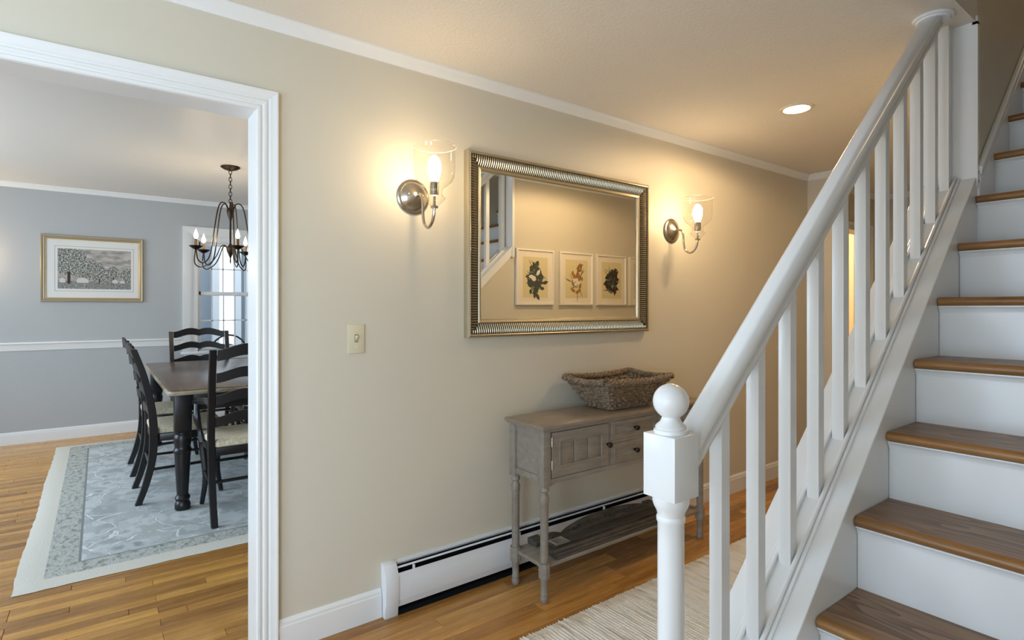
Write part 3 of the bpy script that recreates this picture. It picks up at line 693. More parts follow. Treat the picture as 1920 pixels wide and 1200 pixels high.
# arched crest leaning on the heater side
def crest_z(t):   # t 0..1 along the length
    e = min(t, 1-t)
    if e < .13: return .034+.016*math.sin(e/.13*math.pi)
    u = (e-.13)/.37; return .030+.046*(1-(1-u)**2)**.65
N_ = 60; lo = [(y0_+.02+(y1_-y0_+.06)*i/N_, 0) for i in range(N_+1)]; hi = [(y0_+.02+(y1_-y0_+.06)*i/N_, crest_z(i/N_)) for i in range(N_, -1, -1)]
cr = MB()
def crest_pt(y, h, off): return (.212-h*.70-off*.70, y, .170+h*.72-off*.70+.012)
pl = lo+hi; n_ = len(pl)
cr.raw([crest_pt(y, h, 0) for y, h in pl]+[crest_pt(y, h, .013) for y, h in pl], [list(range(n_)), list(range(n_, 2*n_))[::-1]]+[(i, (i+1) % n_, (i+1) % n_+n_, i+n_) for i in range(n_)])
cro = cr.build('crest_panel', M['carved'], cs_, smooth=30)
rsd = random.Random(3)
carv = MB()
for i in range(15):
    t = .22+.56*i/14; y = y0_+.02+(y1_-y0_+.06)*t; h = crest_z(t)*.52+.006*math.sin(i*2.2)
    p = crest_pt(y, h, -.002); rr = .011+.005*rsd.random()
    pts = [(p[0]+.003*math.cos(a*1.0), p[1]+rr*(1-a/9)*math.cos(a), p[2]+rr*(1-a/9)*math.sin(a)*.8) for a in [q*.55 for q in range(14)]]
    carv.tube(pts, .0036, 5)
for e in (.06, .94):
    y = y0_+.02+(y1_-y0_+.06)*e; p = crest_pt(y, .02, -.002); carv.tube([(p[0], p[1]+.012*math.cos(a), p[2]+.010*math.sin(a)) for a in [q*.6 for q in range(11)]], .003, 5)
tag(carv.build('carving', M['carved'], cro), kind='stuff')
for y, s in ((y0_+.025, 1), (y1_+.035, -1)): MB().box(.108, .176, y-.030, y+.030, .1655, .192).build('end_block', M['carved'], cs_, .003)
pf = thing('small_photo_frame', 'small pale metal picture frame lying flat on the carved shelf', 'frame', (.25, 1.69, .2005))
mm = molding([(.218, 1.648, .2005), (.280, 1.648, .2005), (.280, 1.728, .2005), (.218, 1.728, .2005)], [(0, 0), (0, .005), (.008, .006), (.008, 0)], (0, 0, 1), True)
for m in mm: m.build('frame_side', M['hinge'], pf)
MB().box(.222, .276, 1.652, 1.724, .2005, .2025).build('photo', plain('grey_photo', srgb(126, 124, 120), .2), pf, smooth=0)

# ------------------------------------------------------------------ basket
twk = NT('weathered_wicker'); v_ = twk.coords('Object', (60, 60, 60)); g_ = twk.noise(v_, 1.2, 4, .6)
twk.base(twk.ramp(g_, [(.30, srgb(78, 62, 48)), (.5, srgb(122, 104, 84)), (.72, srgb(160, 143, 121))])); twk.rough(.7); twk.bump(g_, .3, .001); M['wicker'] = twk.m
bk = thing('wicker_basket', 'flared rectangular grey brown wicker basket on the console table', 'basket', (.20, 2.15, .766))
rb = random.Random(5)
BX, BY = .190, 2.150
def bpath(u, lev):
    """u in 0..1 round a rounded rectangle, lev 0 bottom .. 1 rim"""
    hx = .082+(.150-.082)*lev; hy = .150+(.245-.150)*lev
    per = [(hx, -hy), (hx, hy), (-hx, hy), (-hx, -hy)]
    L = [2*hy, 2*hx, 2*hy, 2*hx]; tot = sum(L); d = (u % 1)*tot; i = 0
    while d > L[i]: d -= L[i]; i += 1
    a, b = per[i], per[(i+1) % 4]; t = d/L[i]
    x, y = a[0]+(b[0]-a[0])*t, a[1]+(b[1]-a[1])*t
    nx, ny = [(1, 0), (0, 1), (-1, 0), (0, -1)][i]
    corner = min(t, 1-t)*L[i]
    inn = max(0, .018-corner)*.55
    x *= 1-inn/hx*.6; y *= 1-inn/hy*.6
    dip = -.012*lev*math.sin(math.pi*t)          # sides sag, corners lift
    return x, y, nx, ny, dip
NS = 30
wv = MB()
rows = 10
for r_i in range(rows):
    lev = (r_i+.3)/(rows+.2); pts = []
    for k_ in range(NS*2):
        u = k_/(NS*2); x, y, nx, ny, dip = bpath(u, lev)
        o_ = (.0058 if (k_//1+r_i) % 2 else -.0058)+rb.uniform(-.002, .002)
        pts.append((BX+x+nx*o_, BY+y+ny*o_, .772+.138*lev+dip+rb.uniform(-.0040, .0040)))
    wv.tube(pts, .0060+rb.uniform(-.0012, .0008), 6, True)
    if r_i % 2 == 0:
        pts = []
        for k_ in range(NS*2):
            u = k_/(NS*2); x, y, nx, ny, dip = bpath(u, lev+.03)
            o_ = (.0058 if (k_+r_i+1) % 2 else -.0058)
            pts.append((BX+x+nx*o_, BY+y+ny*o_, .776+.138*lev+dip+rb.uniform(-.003, .003)))
        wv.tube(pts, .0044, 5, True)
tag(wv.build('woven_sides', M['wicker'], bk, smooth=60), kind='stuff')
stk = MB()
for k_ in range(NS):
    u = (k_+.25)/NS; pts = []
    for lev in (0, .33, .66, 1.0):
        x, y, nx, ny, dip = bpath(u, lev); pts.append((BX+x, BY+y, .770+.146*lev+dip))
    stk.tube(pts, .0036, 5)
tag(stk.build('stakes', M['wicker'], bk, smooth=60), kind='stuff')
rim = MB()
for s in range(5):
    pts = []
    for k_ in range(150):
        u = k_/150; x, y, nx, ny, dip = bpath(u, 1.03); ph = u*2*math.pi*12+s*2*math.pi/5
        rr = .0125+rb.uniform(-.0015, .0015)
        pts.append((BX+x+nx*rr*math.cos(ph), BY+y+ny*rr*math.cos(ph), .918+dip+rr*.85*math.sin(ph)))
    rim.tube(pts, .0072, 6, True)
rim.build('braided_rim', M['wicker'], bk, smooth=60)
foot = MB()
for s in range(3):
    pts = []
    for k_ in range(110):
        u = k_/110; x, y, nx, ny, dip = bpath(u, 0); ph = u*2*math.pi*16+s*2*math.pi/3
        pts.append((BX+x+nx*.006*math.cos(ph), BY+y+ny*.006*math.cos(ph), .7765+.006*math.sin(ph)))
    foot.tube(pts, .0045, 6, True)
foot.build('braided_foot', M['wicker'], bk, smooth=60)
bt = MB()
for i in range(18): 
    y = BY-.145+.29*i/17; bt.tube([(BX-.08+.16*q/8, y, .776+.003*(1 if (q+i) % 2 else -1)) for q in range(9)], .0075, 6)
bt.build('woven_bottom', M['wicker'], bk, smooth=60)

# ------------------------------------------------------------------ hallway runner
trn = NT('woven_cotton_runner'); tc = trn.coords('Object', (3.5, 75, 1)); n1 = trn.noise(tc, 1.0, 3, .7); tc2 = trn.coords('Object', (160, 60, 60)); n2 = trn.noise(tc2, 1.5, 3)
cmix = trn.mix(n2, trn.ramp(n1, [(.28, srgb(150, 138, 124)), (.40, srgb(204, 198, 188)), (.52, srgb(230, 226, 218)), (.68, srgb(220, 212, 200)), (.78, srgb(182, 170, 154))]), srgb(232, 226, 214))
trn.base(trn.mix(.35, trn.ramp(n1, [(.28, srgb(150, 138, 124)), (.40, srgb(204, 198, 188)), (.52, srgb(230, 226, 218)), (.68, srgb(220, 212, 200)), (.78, srgb(182, 170, 154))]), cmix)); trn.rough(.9); trn.bump(n2, .6, .003); M['runner'] = trn.m
rr_ = random.Random(9); RX0, RX1, RY0, RY1 = .468, 1.215, .30, 4.05
ru = MB(); NR = 250; pitch = (RY1-RY0)/NR; NXc = 18
vs, fs = [], []
for j in range(NR*2+1):
    y = RY0+j*pitch/2; hgt = .010 if j % 2 else .0045
    e0 = RX0+(rr_.uniform(-.007, .004) if j % 2 else .006); e1 = RX1+(rr_.uniform(-.004, .007) if j % 2 else -.006)
    for i in range(NXc+1):
        x = e0+(e1-e0)*i/NXc; vs.append((x, y+(rr_.uniform(-.0015, .0015) if 0 < j < NR*2 else 0), (hgt+rr_.uniform(-.001, .001)) if 0 < i < NXc else .001))
for j in range(NR*2):
    for i in range(NXc): a = j*(NXc+1)+i; fs.append((a, a+1, a+NXc+2, a+NXc+1))
ru.raw(vs, fs)
tag(ru.build('runner_rug', M['runner'], smooth=60), 'cream and beige handwoven runner rug on the hallway floor', 'rug')

# ------------------------------------------------------------------ framed prints on the stair wall (seen in the mirror)
M['whiteframe'] = plain('white_picture_frame', srgb(230, 226, 218), .4)
M['mat'] = plain('picture_mat', srgb(232, 222, 206), .8)
M['paper'] = plain('cream_print_paper', srgb(216, 204, 162), .8)
inks = {'leaf': plain('ink_grey_green', srgb(74, 76, 66), .8), 'twig': plain('ink_dark_brown', srgb(56, 46, 38), .8), 'pale': plain('ink_white', srgb(225, 220, 208), .8), 'rust': plain('ink_rust', srgb(168, 118, 70), .8), 'blue': plain('ink_blue_grey', srgb(120, 134, 130), .8)}
def leaf(mb, x, y, z, L, w, a):
    pts = []
    for t in (0, .25, .55, .8, 1): pts.append((t*L, w*math.sin(math.pi*min(1, t*1.05))**.8 if t < 1 else 0))
    o = [(p, q) for p, q in pts]+[(p, -q) for p, q in pts[-2:0:-1]]
    c, s = math.cos(a), math.sin(a)
    mb.raw([(x, y+p*c-q*s, z+p*s+q*c) for p, q in o], [list(range(len(o)))])
rows_ = [(1.742, 1.292), (1.185, .735)]
ys_ = [(2.640, 3.028), (3.094, 3.482), (3.528, 3.912), (3.956, 4.340)]
names = [['bird among dark leaves', 'rust tinted birds on spiky twigs', 'birds on a dark oval tree trunk', 'blue grey bird in pale foliage'],
         ['brown bird in reeds', 'grey bird above a dark pine branch', 'small birds by a nest', 'bird among rusty leaves']]
mix_ = [[('leaf', 26, 'pale'), ('rust', 10, 'pale'), ('twig', 20, 'leaf'), ('blue', 18, 'pale')], [('rust', 16, 'leaf'), ('twig', 18, 'blue'), ('leaf', 12, 'rust'), ('rust', 20, 'leaf')]]
for ri, (zt, zb) in enumerate(rows_):
    for ci, (ya_, yb_) in enumerate(ys_):
        rw = 'upper' if ri == 0 else 'lower'
        r = thing('framed_print', f'white framed print of {names[ri][ci]}, {rw} row by the stairs', 'picture', (XW, (ya_+yb_)/2, zb), 'bird prints in white frames on the stair wall')
        Xf = XW-.001
        for m in molding([(Xf, ya_, zb), (Xf, yb_, zb), (Xf, yb_, zt), (Xf, ya_, zt)], [(0, 0), (0, .022), (-.012, .024), (-.016, .018), (-.016, 0)], (-1, 0, 0), True): m.build('frame_side', M['whiteframe'], r)
        MB().box(Xf-.014, Xf-.002, ya_+.014, yb_-.014, zb+.014, zt-.014).build('mat', M['mat'], r, smooth=0)
        pr = MB().box(Xf-.0150, Xf-.0135, ya_+.066, yb_-.066, zb+.062, zt-.062).build('print', M['paper'], r, smooth=0)
        kind, cnt, acc = mix_[ri][ci]; q = random.Random(ri*10+ci); cy, cz = (ya_+yb_)/2, (zt+zb)/2-.01
        if (ri+ci) % 2 == 0 or ci == 3:
            el = [(Xf-.0151, cy+.075*(1+q.uniform(-.08, .08))*math.cos(a), cz+.105*(1+q.uniform(-.08, .08))*math.sin(a)) for a in [2*math.pi*i/28 for i in range(28)]]
            MB().raw(el, [list(range(28))]).build('wash', inks['blue'], pr, smooth=0)
        for nme, mk, nn, spread, LL in (('foliage', kind, cnt*2, .10, .066), ('twigs', 'twig', 18, .085, .09), ('bird', acc, 4, .022, .06)):
            mb = MB(); xo = {'foliage': .0153, 'twigs': .0156, 'bird': .0159}[nme]
            for i in range(nn):
                a = q.uniform(0, 6.28); rr = spread*math.sqrt(q.random())
                leaf(mb, Xf-xo-i*.000008, cy+rr*math.cos(a)*.75, cz+rr*math.sin(a)*1.25, LL*q.uniform(.6, 1.1), (.016 if nme != 'twigs' else .0025), q.uniform(0, 6.28))
            mb.build(nme, inks[mk], pr, smooth=0)

# ================================================================== dining room
# area rug
trg = NT('pale_patterned_rug'); tcx = trg.add('ShaderNodeTexCoord'); sep = trg.add('ShaderNodeSeparateXYZ'); trg.link(tcx.outputs['Object'], sep.inputs[0])
RGX0, RGX1, RGY0, RGY1 = -4.352, -1.10, -.312, 2.06
hx_, hy_ = (RGX1-RGX0)/2, (RGY1-RGY0)/2
ax = trg.math('SUBTRACT', hx_, trg.math('ABSOLUTE', sep.outputs[0])); ay = trg.math('SUBTRACT', hy_, trg.math('ABSOLUTE', sep.outputs[1]))
dist = trg.math('MINIMUM', ax, ay)
vv = trg.coords('Object', (2.6, 4.2, 1)); n1 = trg.noise(vv, 1.3, 3, .5); n2 = trg.noise(trg.coords('Object', (9, 15, 1)), 1.0, 4, .65)
dn = trg.add('ShaderNodeTexNoise'); dn.inputs['Scale'].default_value = 3.0; dn.inputs['Detail'].default_value = 3; trg.link(tcx.outputs['Object'], dn.inputs['Vector'])
dmix = trg.add('ShaderNodeMix', data_type='VECTOR'); dmix.inputs[0].default_value = .16; trg.link(tcx.outputs['Object'], dmix.inputs[4]); trg.link(dn.outputs['Color'], dmix.inputs[5])
vo = trg.add('ShaderNodeTexVoronoi', feature='DISTANCE_TO_EDGE'); vo.inputs['Scale'].default_value = 4.6; trg.link(dmix.outputs[1], vo.inputs['Vector'])
vo2 = trg.add('ShaderNodeTexVoronoi'); vo2.inputs['Scale'].default_value = 8.5; trg.link(dmix.outputs[1], vo2.inputs['Vector'])
field = trg.ramp(n1, [(.40, srgb(172, 178, 177)), (.47, srgb(190, 196, 197)), (.50, srgb(210, 214, 215)), (.62, srgb(200, 203, 198))])
spots = trg.ramp(trg.math('ADD', trg.math('MULTIPLY', vo2.outputs['Distance'], .7), trg.math('MULTIPLY', n2, .6)), [(.30, srgb(136, 144, 146)), (.40, srgb(170, 176, 176)), (.46, srgb(214, 218, 219)), (.62, srgb(220, 224, 225)), (.72, srgb(178, 184, 183))])
field = trg.mix(.55, field, spots)
lines = trg.ramp(vo.outputs['Distance'], [(.012, srgb(232, 235, 236)), (.020, srgb(168, 174, 174)), (.032, srgb(200, 204, 203))])
field = trg.mix(trg.math('MULTIPLY', trg.math('LESS_THAN', vo.outputs['Distance'], .03), trg.math('GREATER_THAN', n2, .47)), field, lines)
bord = trg.ramp(trg.noise(trg.coords('Object', (14, 22, 1)), 1.4, 4, .7), [(.34, srgb(120, 126, 122)), (.46, srgb(176, 178, 170)), (.56, srgb(202, 204, 198)), (.68, srgb(158, 164, 160))])
inner = trg.math('GREATER_THAN', dist, .235); outerm = trg.math('GREATER_THAN', dist, .105)
c_ = trg.mix(outerm, srgb(222, 218, 206), bord); c_ = trg.mix(inner, c_, field)
ln = trg.math('LESS_THAN', trg.math('ABSOLUTE', trg.math('SUBTRACT', dist, .235)), .006); c_ = trg.mix(ln, c_, srgb(140, 146, 144))
trg.base(c_); trg.rough(.95); trg.bump(trg.noise(trg.coords('Object', (120, 120, 120)), 1.5, 3), .8, .003); M['rug'] = trg.m
rg = MB(); nx_, ny_ = 80, 60; vs, fs = [], []
q = random.Random(2); cxr, cyr = (RGX0+RGX1)/2, (RGY0+RGY1)/2
for j in range(ny_+1):
    for i in range(nx_+1):
        e = (i in (0, nx_)) or (j in (0, ny_))
        x = RGX0+(RGX1-RGX0)*i/nx_+(q.uniform(-.004, .004) if e else 0); y = RGY0+(RGY1-RGY0)*j/ny_+(q.uniform(-.003, .003)+.004*math.sin(i*.16) if (e and j == 0) else 0)
        vs.append((x, y, .002 if e else .009))
for j in range(ny_):
    for i in range(nx_): a = j*(nx_+1)+i; fs.append((a, a+1, a+nx_+2, a+nx_+1))
rg.raw(vs, fs); ro_ = rg.build('area_rug', M['rug'], smooth=80, off=(cxr, cyr, 0)); ro_.location = (cxr, cyr, 0)
tag(ro_, 'large pale blue grey patterned rug under the dining table', 'rug')

# dining table
M['black'] = paint('black_furniture_paint', (.0075, .008, .0095, 1), .34, .05, 50, .001, .2)
M['tabletop'] = wood('worn_walnut_top', (.050, .028, .016, 1), (.105, .060, .036, 1), (.17, .105, .066, 1), (1.4, 9, 9), .24, False, 0, .05)
M['edge'] = wood('worn_pale_edge', srgb(110, 96, 76), srgb(168, 156, 130), srgb(190, 180, 156), (6, 6, 30), .5, False, 0, .1)
TX0, TX1, TY0, TY1, TZ = -3.925, -1.79, .335, 1.315, .762
dt = thing('dining_table', 'long farmhouse table with brown top and black turned legs', 'table', ((TX0+TX1)/2, (TY0+TY1)/2, .009))
def rrect(x0, x1, y0, y1, r, n=5):
    out = []
    for cx, cy, a0 in ((x1-r, y1-r, 0), (x0+r, y1-r, 90), (x0+r, y0+r, 180), (x1-r, y0+r, 270)):
        for i in range(n+1): a = math.radians(a0+90*i/n); out.append((cx+r*math.cos(a), cy+r*math.sin(a)))
    return out
MB().prism(rrect(TX0, TX1, TY0, TY1, .035), 'z', TZ-.032, TZ-.006).build('table_edge', M['edge'], dt, .004)
MB().prism(rrect(TX0+.008, TX1-.008, TY0+.008, TY1-.008, .03), 'z', TZ-.007, TZ).build('table_top', M['tabletop'], dt, .004)
for xa, xb, ya_, yb_ in ((TX0+.07, TX1-.07, TY0+.075, TY0+.097), (TX0+.07, TX1-.07, TY1-.097, TY1-.075), (TX0+.065, TX0+.087, TY0+.08, TY1-.08), (TX1-.087, TX1-.065, TY0+.08, TY1-.08)):
    MB().box(xa, xb, ya_, yb_, .622, TZ-.032).build('apron', M['black'], dt, .002)
TL = [(.046, .012), (.050, .020), (.052, .040), (.047, .058), (.040, .070), (.047, .078), (.050, .090), (.044, .102), (.037, .110), (.040, .16), (.046, .26), (.051, .36), (.053, .385), (.060, .392), (.061, .402), (.054, .412), (.050, .425), (.056, .455), (.059, .480), (.054, .500), (.050, .508), (.055, .513), (.055, .522), (.048, .530)]
TL = [(r, (z-.012)*.95+.0095) for r, z in TL]
for x in (TX0+.075, TX1-.075):
    for y in (TY0+.085, TY1-.085):
        l_ = MB().lathe([(r*.86, z) for r, z in TL], (x, y, 0), 28)
        l_.build('leg', M['black'], dt)
        MB().box(x-.046, x+.046, y-.046, y+.046, .498, TZ-.032).build('leg_block', M['black'], dt, .003)

# ladder-back chairs (local: origin on the floor at the seat centre, front towards +y)
trs = NT('woven_rush_seat'); tc = trs.add('ShaderNodeTexCoord'); sp_ = trs.add('ShaderNodeSeparateXYZ'); trs.link(tc.outputs['Object'], sp_.inputs[0])
axx = trs.math('ABSOLUTE', sp_.outputs[0]); ayy = trs.math('ABSOLUTE', trs.math('SUBTRACT', sp_.outputs[1], .0))
sel = trs.math('GREATER_THAN', axx, ayy)
m_ = trs.add('ShaderNodeMix', data_type='FLOAT'); trs.link(sel, m_.inputs[0]); trs.link(axx, m_.inputs[3]); trs.link(ayy, m_.inputs[2])
other = trs.add('ShaderNodeMix', data_type='FLOAT'); trs.link(sel, other.inputs[0]); trs.link(sp_.outputs[0], other.inputs[2]); trs.link(sp_.outputs[1], other.inputs[3])
wvv = trs.math('SINE', trs.math('MULTIPLY', other.outputs[0], 820)); nz = trs.noise(trs.coords('Object', (60, 60, 60)), 1, 3)
ff = trs.math('ADD', trs.math('MULTIPLY', wvv, .22), nz)
trs.base(trs.ramp(ff, [(.2, srgb(176, 156, 120)), (.45, srgb(222, 210, 182)), (.8, srgb(240, 232, 210))])); trs.rough(.75); trs.bump(ff, .6, .002); M['rush'] = trs.m
def make_chair(arm):
    r = thing('ladder_back_armchair' if arm else 'ladder_back_chair', 'tmp', 'chair', (0, 0, 0))
    w = .255 if arm else .225; H0 = 1.02 if arm else .995
    stile_y = [(-.275, 0), (-.235, .12), (-.200, .28), (-.192, .45), (-.205, .62), (-.245, .82), (-.300, H0)]
    P = spline([(0, y, z) for y, z in stile_y], 5)
    def sy(z):
        for a, b in zip(P, P[1:]):
            if a.z <= z <= b.z: return a.y+(b.y-a.y)*(z-a.z)/(b.z-a.z)
        return P[-1].y
    for s in (-1, 1):
        mb = MB(); vs = []
        for p in P:
            hw = .018; hd = .024-.006*abs(p.z/H0-.45)*2
            for dx, dy in ((-hw, -hd), (hw, -hd), (hw, hd), (-hw, hd)): vs.append((s*(w-.015+.01*p.z)+dx, p.y+dy, p.z))
        n = len(P); fs = [(0, 1, 2, 3), tuple((n-1)*4+k for k in range(4))]+[(i*4+k, i*4+(k+1) % 4, i*4+4+(k+1) % 4, i*4+4+k) for i in range(n-1) for k in range(4)]
        mb.raw(vs, fs); mb.build('rear_stile', M['black'], r, .003, 40, 1)
    zs = [(.945, .062), (.815, .056), (.688, .056), (.560, .056)] if not arm else [(.965, .066), (.835, .060), (.702, .060), (.570, .060)]
    for zb, hh in zs:
        n = 24; front, back = [], []; ww = w-.028
        for i in range(n+1):
            t = i/n; x = -ww+2*ww*t; hump = .036*max(0, math.sin(.75*math.pi*2*min(t, 1-t)))**1.7
            pass
            bow = -.028*math.sin(math.pi*t); y = sy(zb+.03)
            front += [(x, y+bow+.006, zb-.010+hump*.85), (x, y+bow+.006-.012*(hh/.06)*.5, zb+hh-.014+hump)]
            back += [(x, y+bow-.006, zb-.010+hump*.85), (x, y+bow-.006-.012*(hh/.06)*.5, zb+hh-.014+hump)]
        N2 = len(front); fs = []
        for i in range(n):
            a = 2*i; fs += [(a, a+2, a+3, a+1), (N2+a, N2+a+1, N2+a+3, N2+a+2), (a, N2+a, N2+a+2, a+2), (a+1, a+3, N2+a+3, N2+a+1)]
        fs += [(0, 1, N2+1, N2), (2*n, N2+2*n, N2+2*n+1, 2*n+1)]
        MB().raw(front+back, fs).build('ladder_slat', M['black'], r, smooth=50)
    # seat: rush pad over a dark frame
    fw = w+.018; yb_, yf = -.205, .222
    def ring(z, ins):
        a = [(-w+.028+ins, yb_+ins), (w-.028-ins, yb_+ins), (fw-.02-ins, yf-.05), (fw-.06-ins, yf-ins), (-(fw-.06-ins), yf-ins), (-(fw-.02-ins), yf-.05)]
        return [(x, y, z) for x, y in a]
    R = [ring(.437, .010), ring(.445, .0), ring(.470, .0), ring(.482, .012), ring(.486, .05), ring(.476, .16)]
    vs = [p for q_ in R for p in q_]; fs = [list(range(6))]+[(k*6+i, k*6+(i+1) % 6, k*6+6+(i+1) % 6, k*6+6+i) for k in range(5) for i in range(6)]+[[30+i for i in range(6)]]
    MB().raw(vs, fs).build('rush_seat', M['rush'], r, .006, 60)
    MB().prism([(x, y) for x, y, z in ring(0, .002)], 'z', .388, .437).build('seat_frame', M['black'], r, .004)
    for s in (-1, 1):
        pts = [(s*(fw-.035), yf-.035, .44), (s*(fw-.036), yf-.03, .36), (s*(fw-.05), yf-.045, .18), (s*(fw-.032), yf-.022, .004)]
        MB().tube(spline(pts, 4), [.026-.012*i/12 for i in range(13)], 8).build('front_leg', M['black'], r)
        MB().tube([(s*(w-.012), -.205, .215), (s*(fw-.045), yf-.045, .215)], .0095, 8).build('side_stretcher', M['black'], r)
    MB().tube([(-(fw-.05), yf-.045, .27), (fw-.05, yf-.045, .27)], .010, 8).build('front_stretcher', M['black'], r)
    MB().tube([(-(w-.012), -.21, .24), (w-.012, -.21, .24)], .010, 8).build('rear_stretcher', M['black'], r)
    if arm:
        for s in (-1, 1):
            pts = spline([(s*(w-.012), sy(.69), .690), (s*(w+.005), -.12, .705), (s*(w+.020), .0, .690), (s*(w+.030), .06, .684), (s*(w+.034), .110, .676), (s*(w+.034), .132, .658)], 5)
            MB().tube(pts, [.017]*len(pts), 8, flat=1.25).build('arm_rest', M['black'], r)
            pts = spline([(s*(w+.006), .06, .43), (s*(w+.014), .075, .50), (s*(w+.030), .065, .58), (s*(w+.030), .085, .670)], 5)
            MB().tube(pts, [.019, .019, .018, .017, .016, .015, .015, .016, .018, .020, .020, .019, .018, .017, .016, .016], 10).build('arm_support', M['black'], r)
    return r
CT = (TY0+TY1)/2
sc = make_chair(False); ac = make_chair(True)
places = [(sc, -2.317, .475, 0, 'black ladder back side chair with rush seat, left long side beside the near table corner'),
          (None, -3.067, .475, 0, 'black ladder back side chair with rush seat, left long side towards the picture wall'),
          (None, -2.317, 2*CT-.475, math.pi, 'black ladder back side chair opposite, tucked in next to the armchair'),
          (None, -3.067, 2*CT-.475, math.pi, 'black ladder back side chair opposite, towards the window wall')]
for i, (src, x, y, rz, lab) in enumerate(places):
    o = src or copy_tree(sc); o.location = (x, y, .0105); o.rotation_euler = (0, 0, rz); o['label'] = lab; o['group'] = 'ladder back side chairs at the dining table'
ac.location = (-1.685, .77, .0105); ac.rotation_euler = (0, 0, math.pi/2); ac['label'] = 'black ladder back armchair at the table end facing away, nearest the doorway'; ac['group'] = 'ladder back armchairs at the table ends'
o = copy_tree(ac); o.location = (-4.02, CT, .0105); o.rotation_euler = (0, 0, -math.pi/2); o['label'] = 'black ladder back armchair at the table end in front of the window'

# chandelier
M['bronze'] = plain('aged_bronze_iron', (.045, .032, .022, 1), .42, .85)
M['candle'] = plain('brown_candle_sleeve', srgb(120, 92, 58), .5)
M['flame'] = glow('flame_bulb', (1, .82, .56, 1), 40, True)
cx, cy = -2.913, .871
ch = thing('chandelier', 'aged bronze candle chandelier hanging over the dining table', 'chandelier', (cx, cy, ZD))
MB().lathe([(.001, ZD-.0), (.072, ZD-.0), (.074, ZD-.006), (.055, ZD-.020), (.020, ZD-.032), (.010, ZD-.036), (.001, ZD-.036)], (cx, cy, 0), 32).build('canopy', M['bronze'], ch)
zt = ZD-.030; nl = 9; zbm = 2.135; pl_ = (zt-zbm)/nl
for i in range(nl):
    zc = zt-pl_*(i+.5); hgt = pl_*.62
    pts = []
    for k_ in range(16):
        a = 2*math.pi*k_/16; u, w_ = .011*math.cos(a), hgt*math.sin(a)
        pts.append((cx+u, cy, zc+w_) if i % 2 else (cx, cy+u, zc+w_))
    MB().tube(pts, .0028, 6, True).build('chain_link', M['bronze'], ch)
MB().lathe([(.004, 2.145), (.006, 2.14), (.008, 2.10), (.026, 2.085), (.030, 2.075), (.024, 2.04), (.012, 2.005), (.009, 1.99), (.0075, 1.98), (.0075, 1.80), (.012, 1.79), (.024, 1.775), (.030, 1.762), (.028, 1.74), (.018, 1.715), (.010, 1.695), (.005, 1.68), (.001, 1.678)], (cx, cy, 0), 24).build('center_column', M['bronze'], ch)
MB().tube([(cx+.014*math.cos(a), cy, 1.658+.020*math.sin(a)) for a in [2*math.pi*i/14 for i in range(14)]], .003, 6, True).build('finial_ring', M['bronze'], ch)
vd = math.radians(53.334)
for k_ in range(5):
    th_ = math.radians(1+72*k_); d_ = Vector((math.cos(th_), math.sin(th_), 0))
    def at(r_, z_): return (cx+d_.x*r_*.917, cy+d_.y*r_*.917, z_-(.036 if z_ and z_ < 1.95 else 0))
    am = MB().tube(spline([at(.024, 2.08), at(.045, 2.125), at(.085, 2.125), at(.115, 2.06), at(.145, 1.93), at(.165, 1.80), at(.195, 1.70), at(.245, 1.665), at(.285, 1.69), at(.298, 1.765)], 6), .0052, 8)
    am.tube(spline([at(.022, 1.765), at(.045, 1.815), at(.085, 1.805), at(.120, 1.735), at(.165, 1.675), at(.225, 1.640), at(.275, 1.63), at(.312, 1.665), at(.305, 1.765)], 6), .0045, 8)
    ao = am.build('arm', M['bronze'], ch)
    c0 = Vector(at(.300, 0))-Vector((0, 0, .036))
    MB().lathe([(.001, 1.765), (.014, 1.766), (.030, 1.776), (.047, 1.790), (.049, 1.794), (.030, 1.785), (.001, 1.780)], c0, 24).build('drip_pan', M['bronze'], ao)
    MB().lathe([(.001, 1.780), (.0125, 1.780), (.0125, 1.850), (.001, 1.850)], c0, 16).build('candle_sleeve', M['candle'], ao)
    MB().lathe([(.006, 1.848), (.013, 1.860), (.0155, 1.872), (.012, 1.890), (.006, 1.908), (.0015, 1.922), (.0003, 1.926)], c0, 16).build('flame_bulb', M['flame'], ao)
    point('candle_light', (c0[0]-cx, c0[1]-cy, 1.842-ZD), 1.6, (1, .76, .46), .015, ch)

# framed engraving
M['goldframe'] = plain('antique_gold_frame', srgb(176, 162, 136), .40, .65)
M['goldinner'] = plain('gold_fillet', srgb(200, 178, 126), .38, .7)
M['whitemat'] = plain('engraving_mat', srgb(228, 226, 220), .8)
M['matline'] = plain('mat_ruled_line', srgb(150, 146, 138), .8)
tsk = NT('engraved_sky'); n1 = tsk.noise(tsk.coords('Object', (1, 3, 9)), 3, 4); tsk.base(tsk.ramp(n1, [(.35, srgb(138, 132, 126)), (.55, srgb(178, 172, 164)), (.7, srgb(206, 202, 194))])); tsk.rough(.7)
ttr = NT('engraved_foliage'); n1 = ttr.noise(ttr.coords('Object', (1, 75, 75)), 1, 3, .9); ttr.base(ttr.ramp(n1, [(.40, srgb(40, 42, 40)), (.5, srgb(120, 122, 116)), (.60, srgb(214, 214, 206))])); ttr.rough(.7)
tgr = NT('engraved_ground'); n1 = tgr.noise(tgr.coords('Object', (1, 60, 170)), 1, 3, .8); tgr.base(tgr.ramp(n1, [(.38, srgb(60, 62, 60)), (.5, srgb(128, 130, 126)), (.64, srgb(192, 192, 184))])); tgr.rough(.7)
M['house'] = plain('engraved_white', srgb(208, 206, 200), .7)
py0, py1, pz0, pz1 = -.448, .366, 1.328, 1.973
eg = thing('framed_engraving', 'gold framed black and white engraving of trees on the grey dining wall', 'picture', (XD, (py0+py1)/2, pz0))
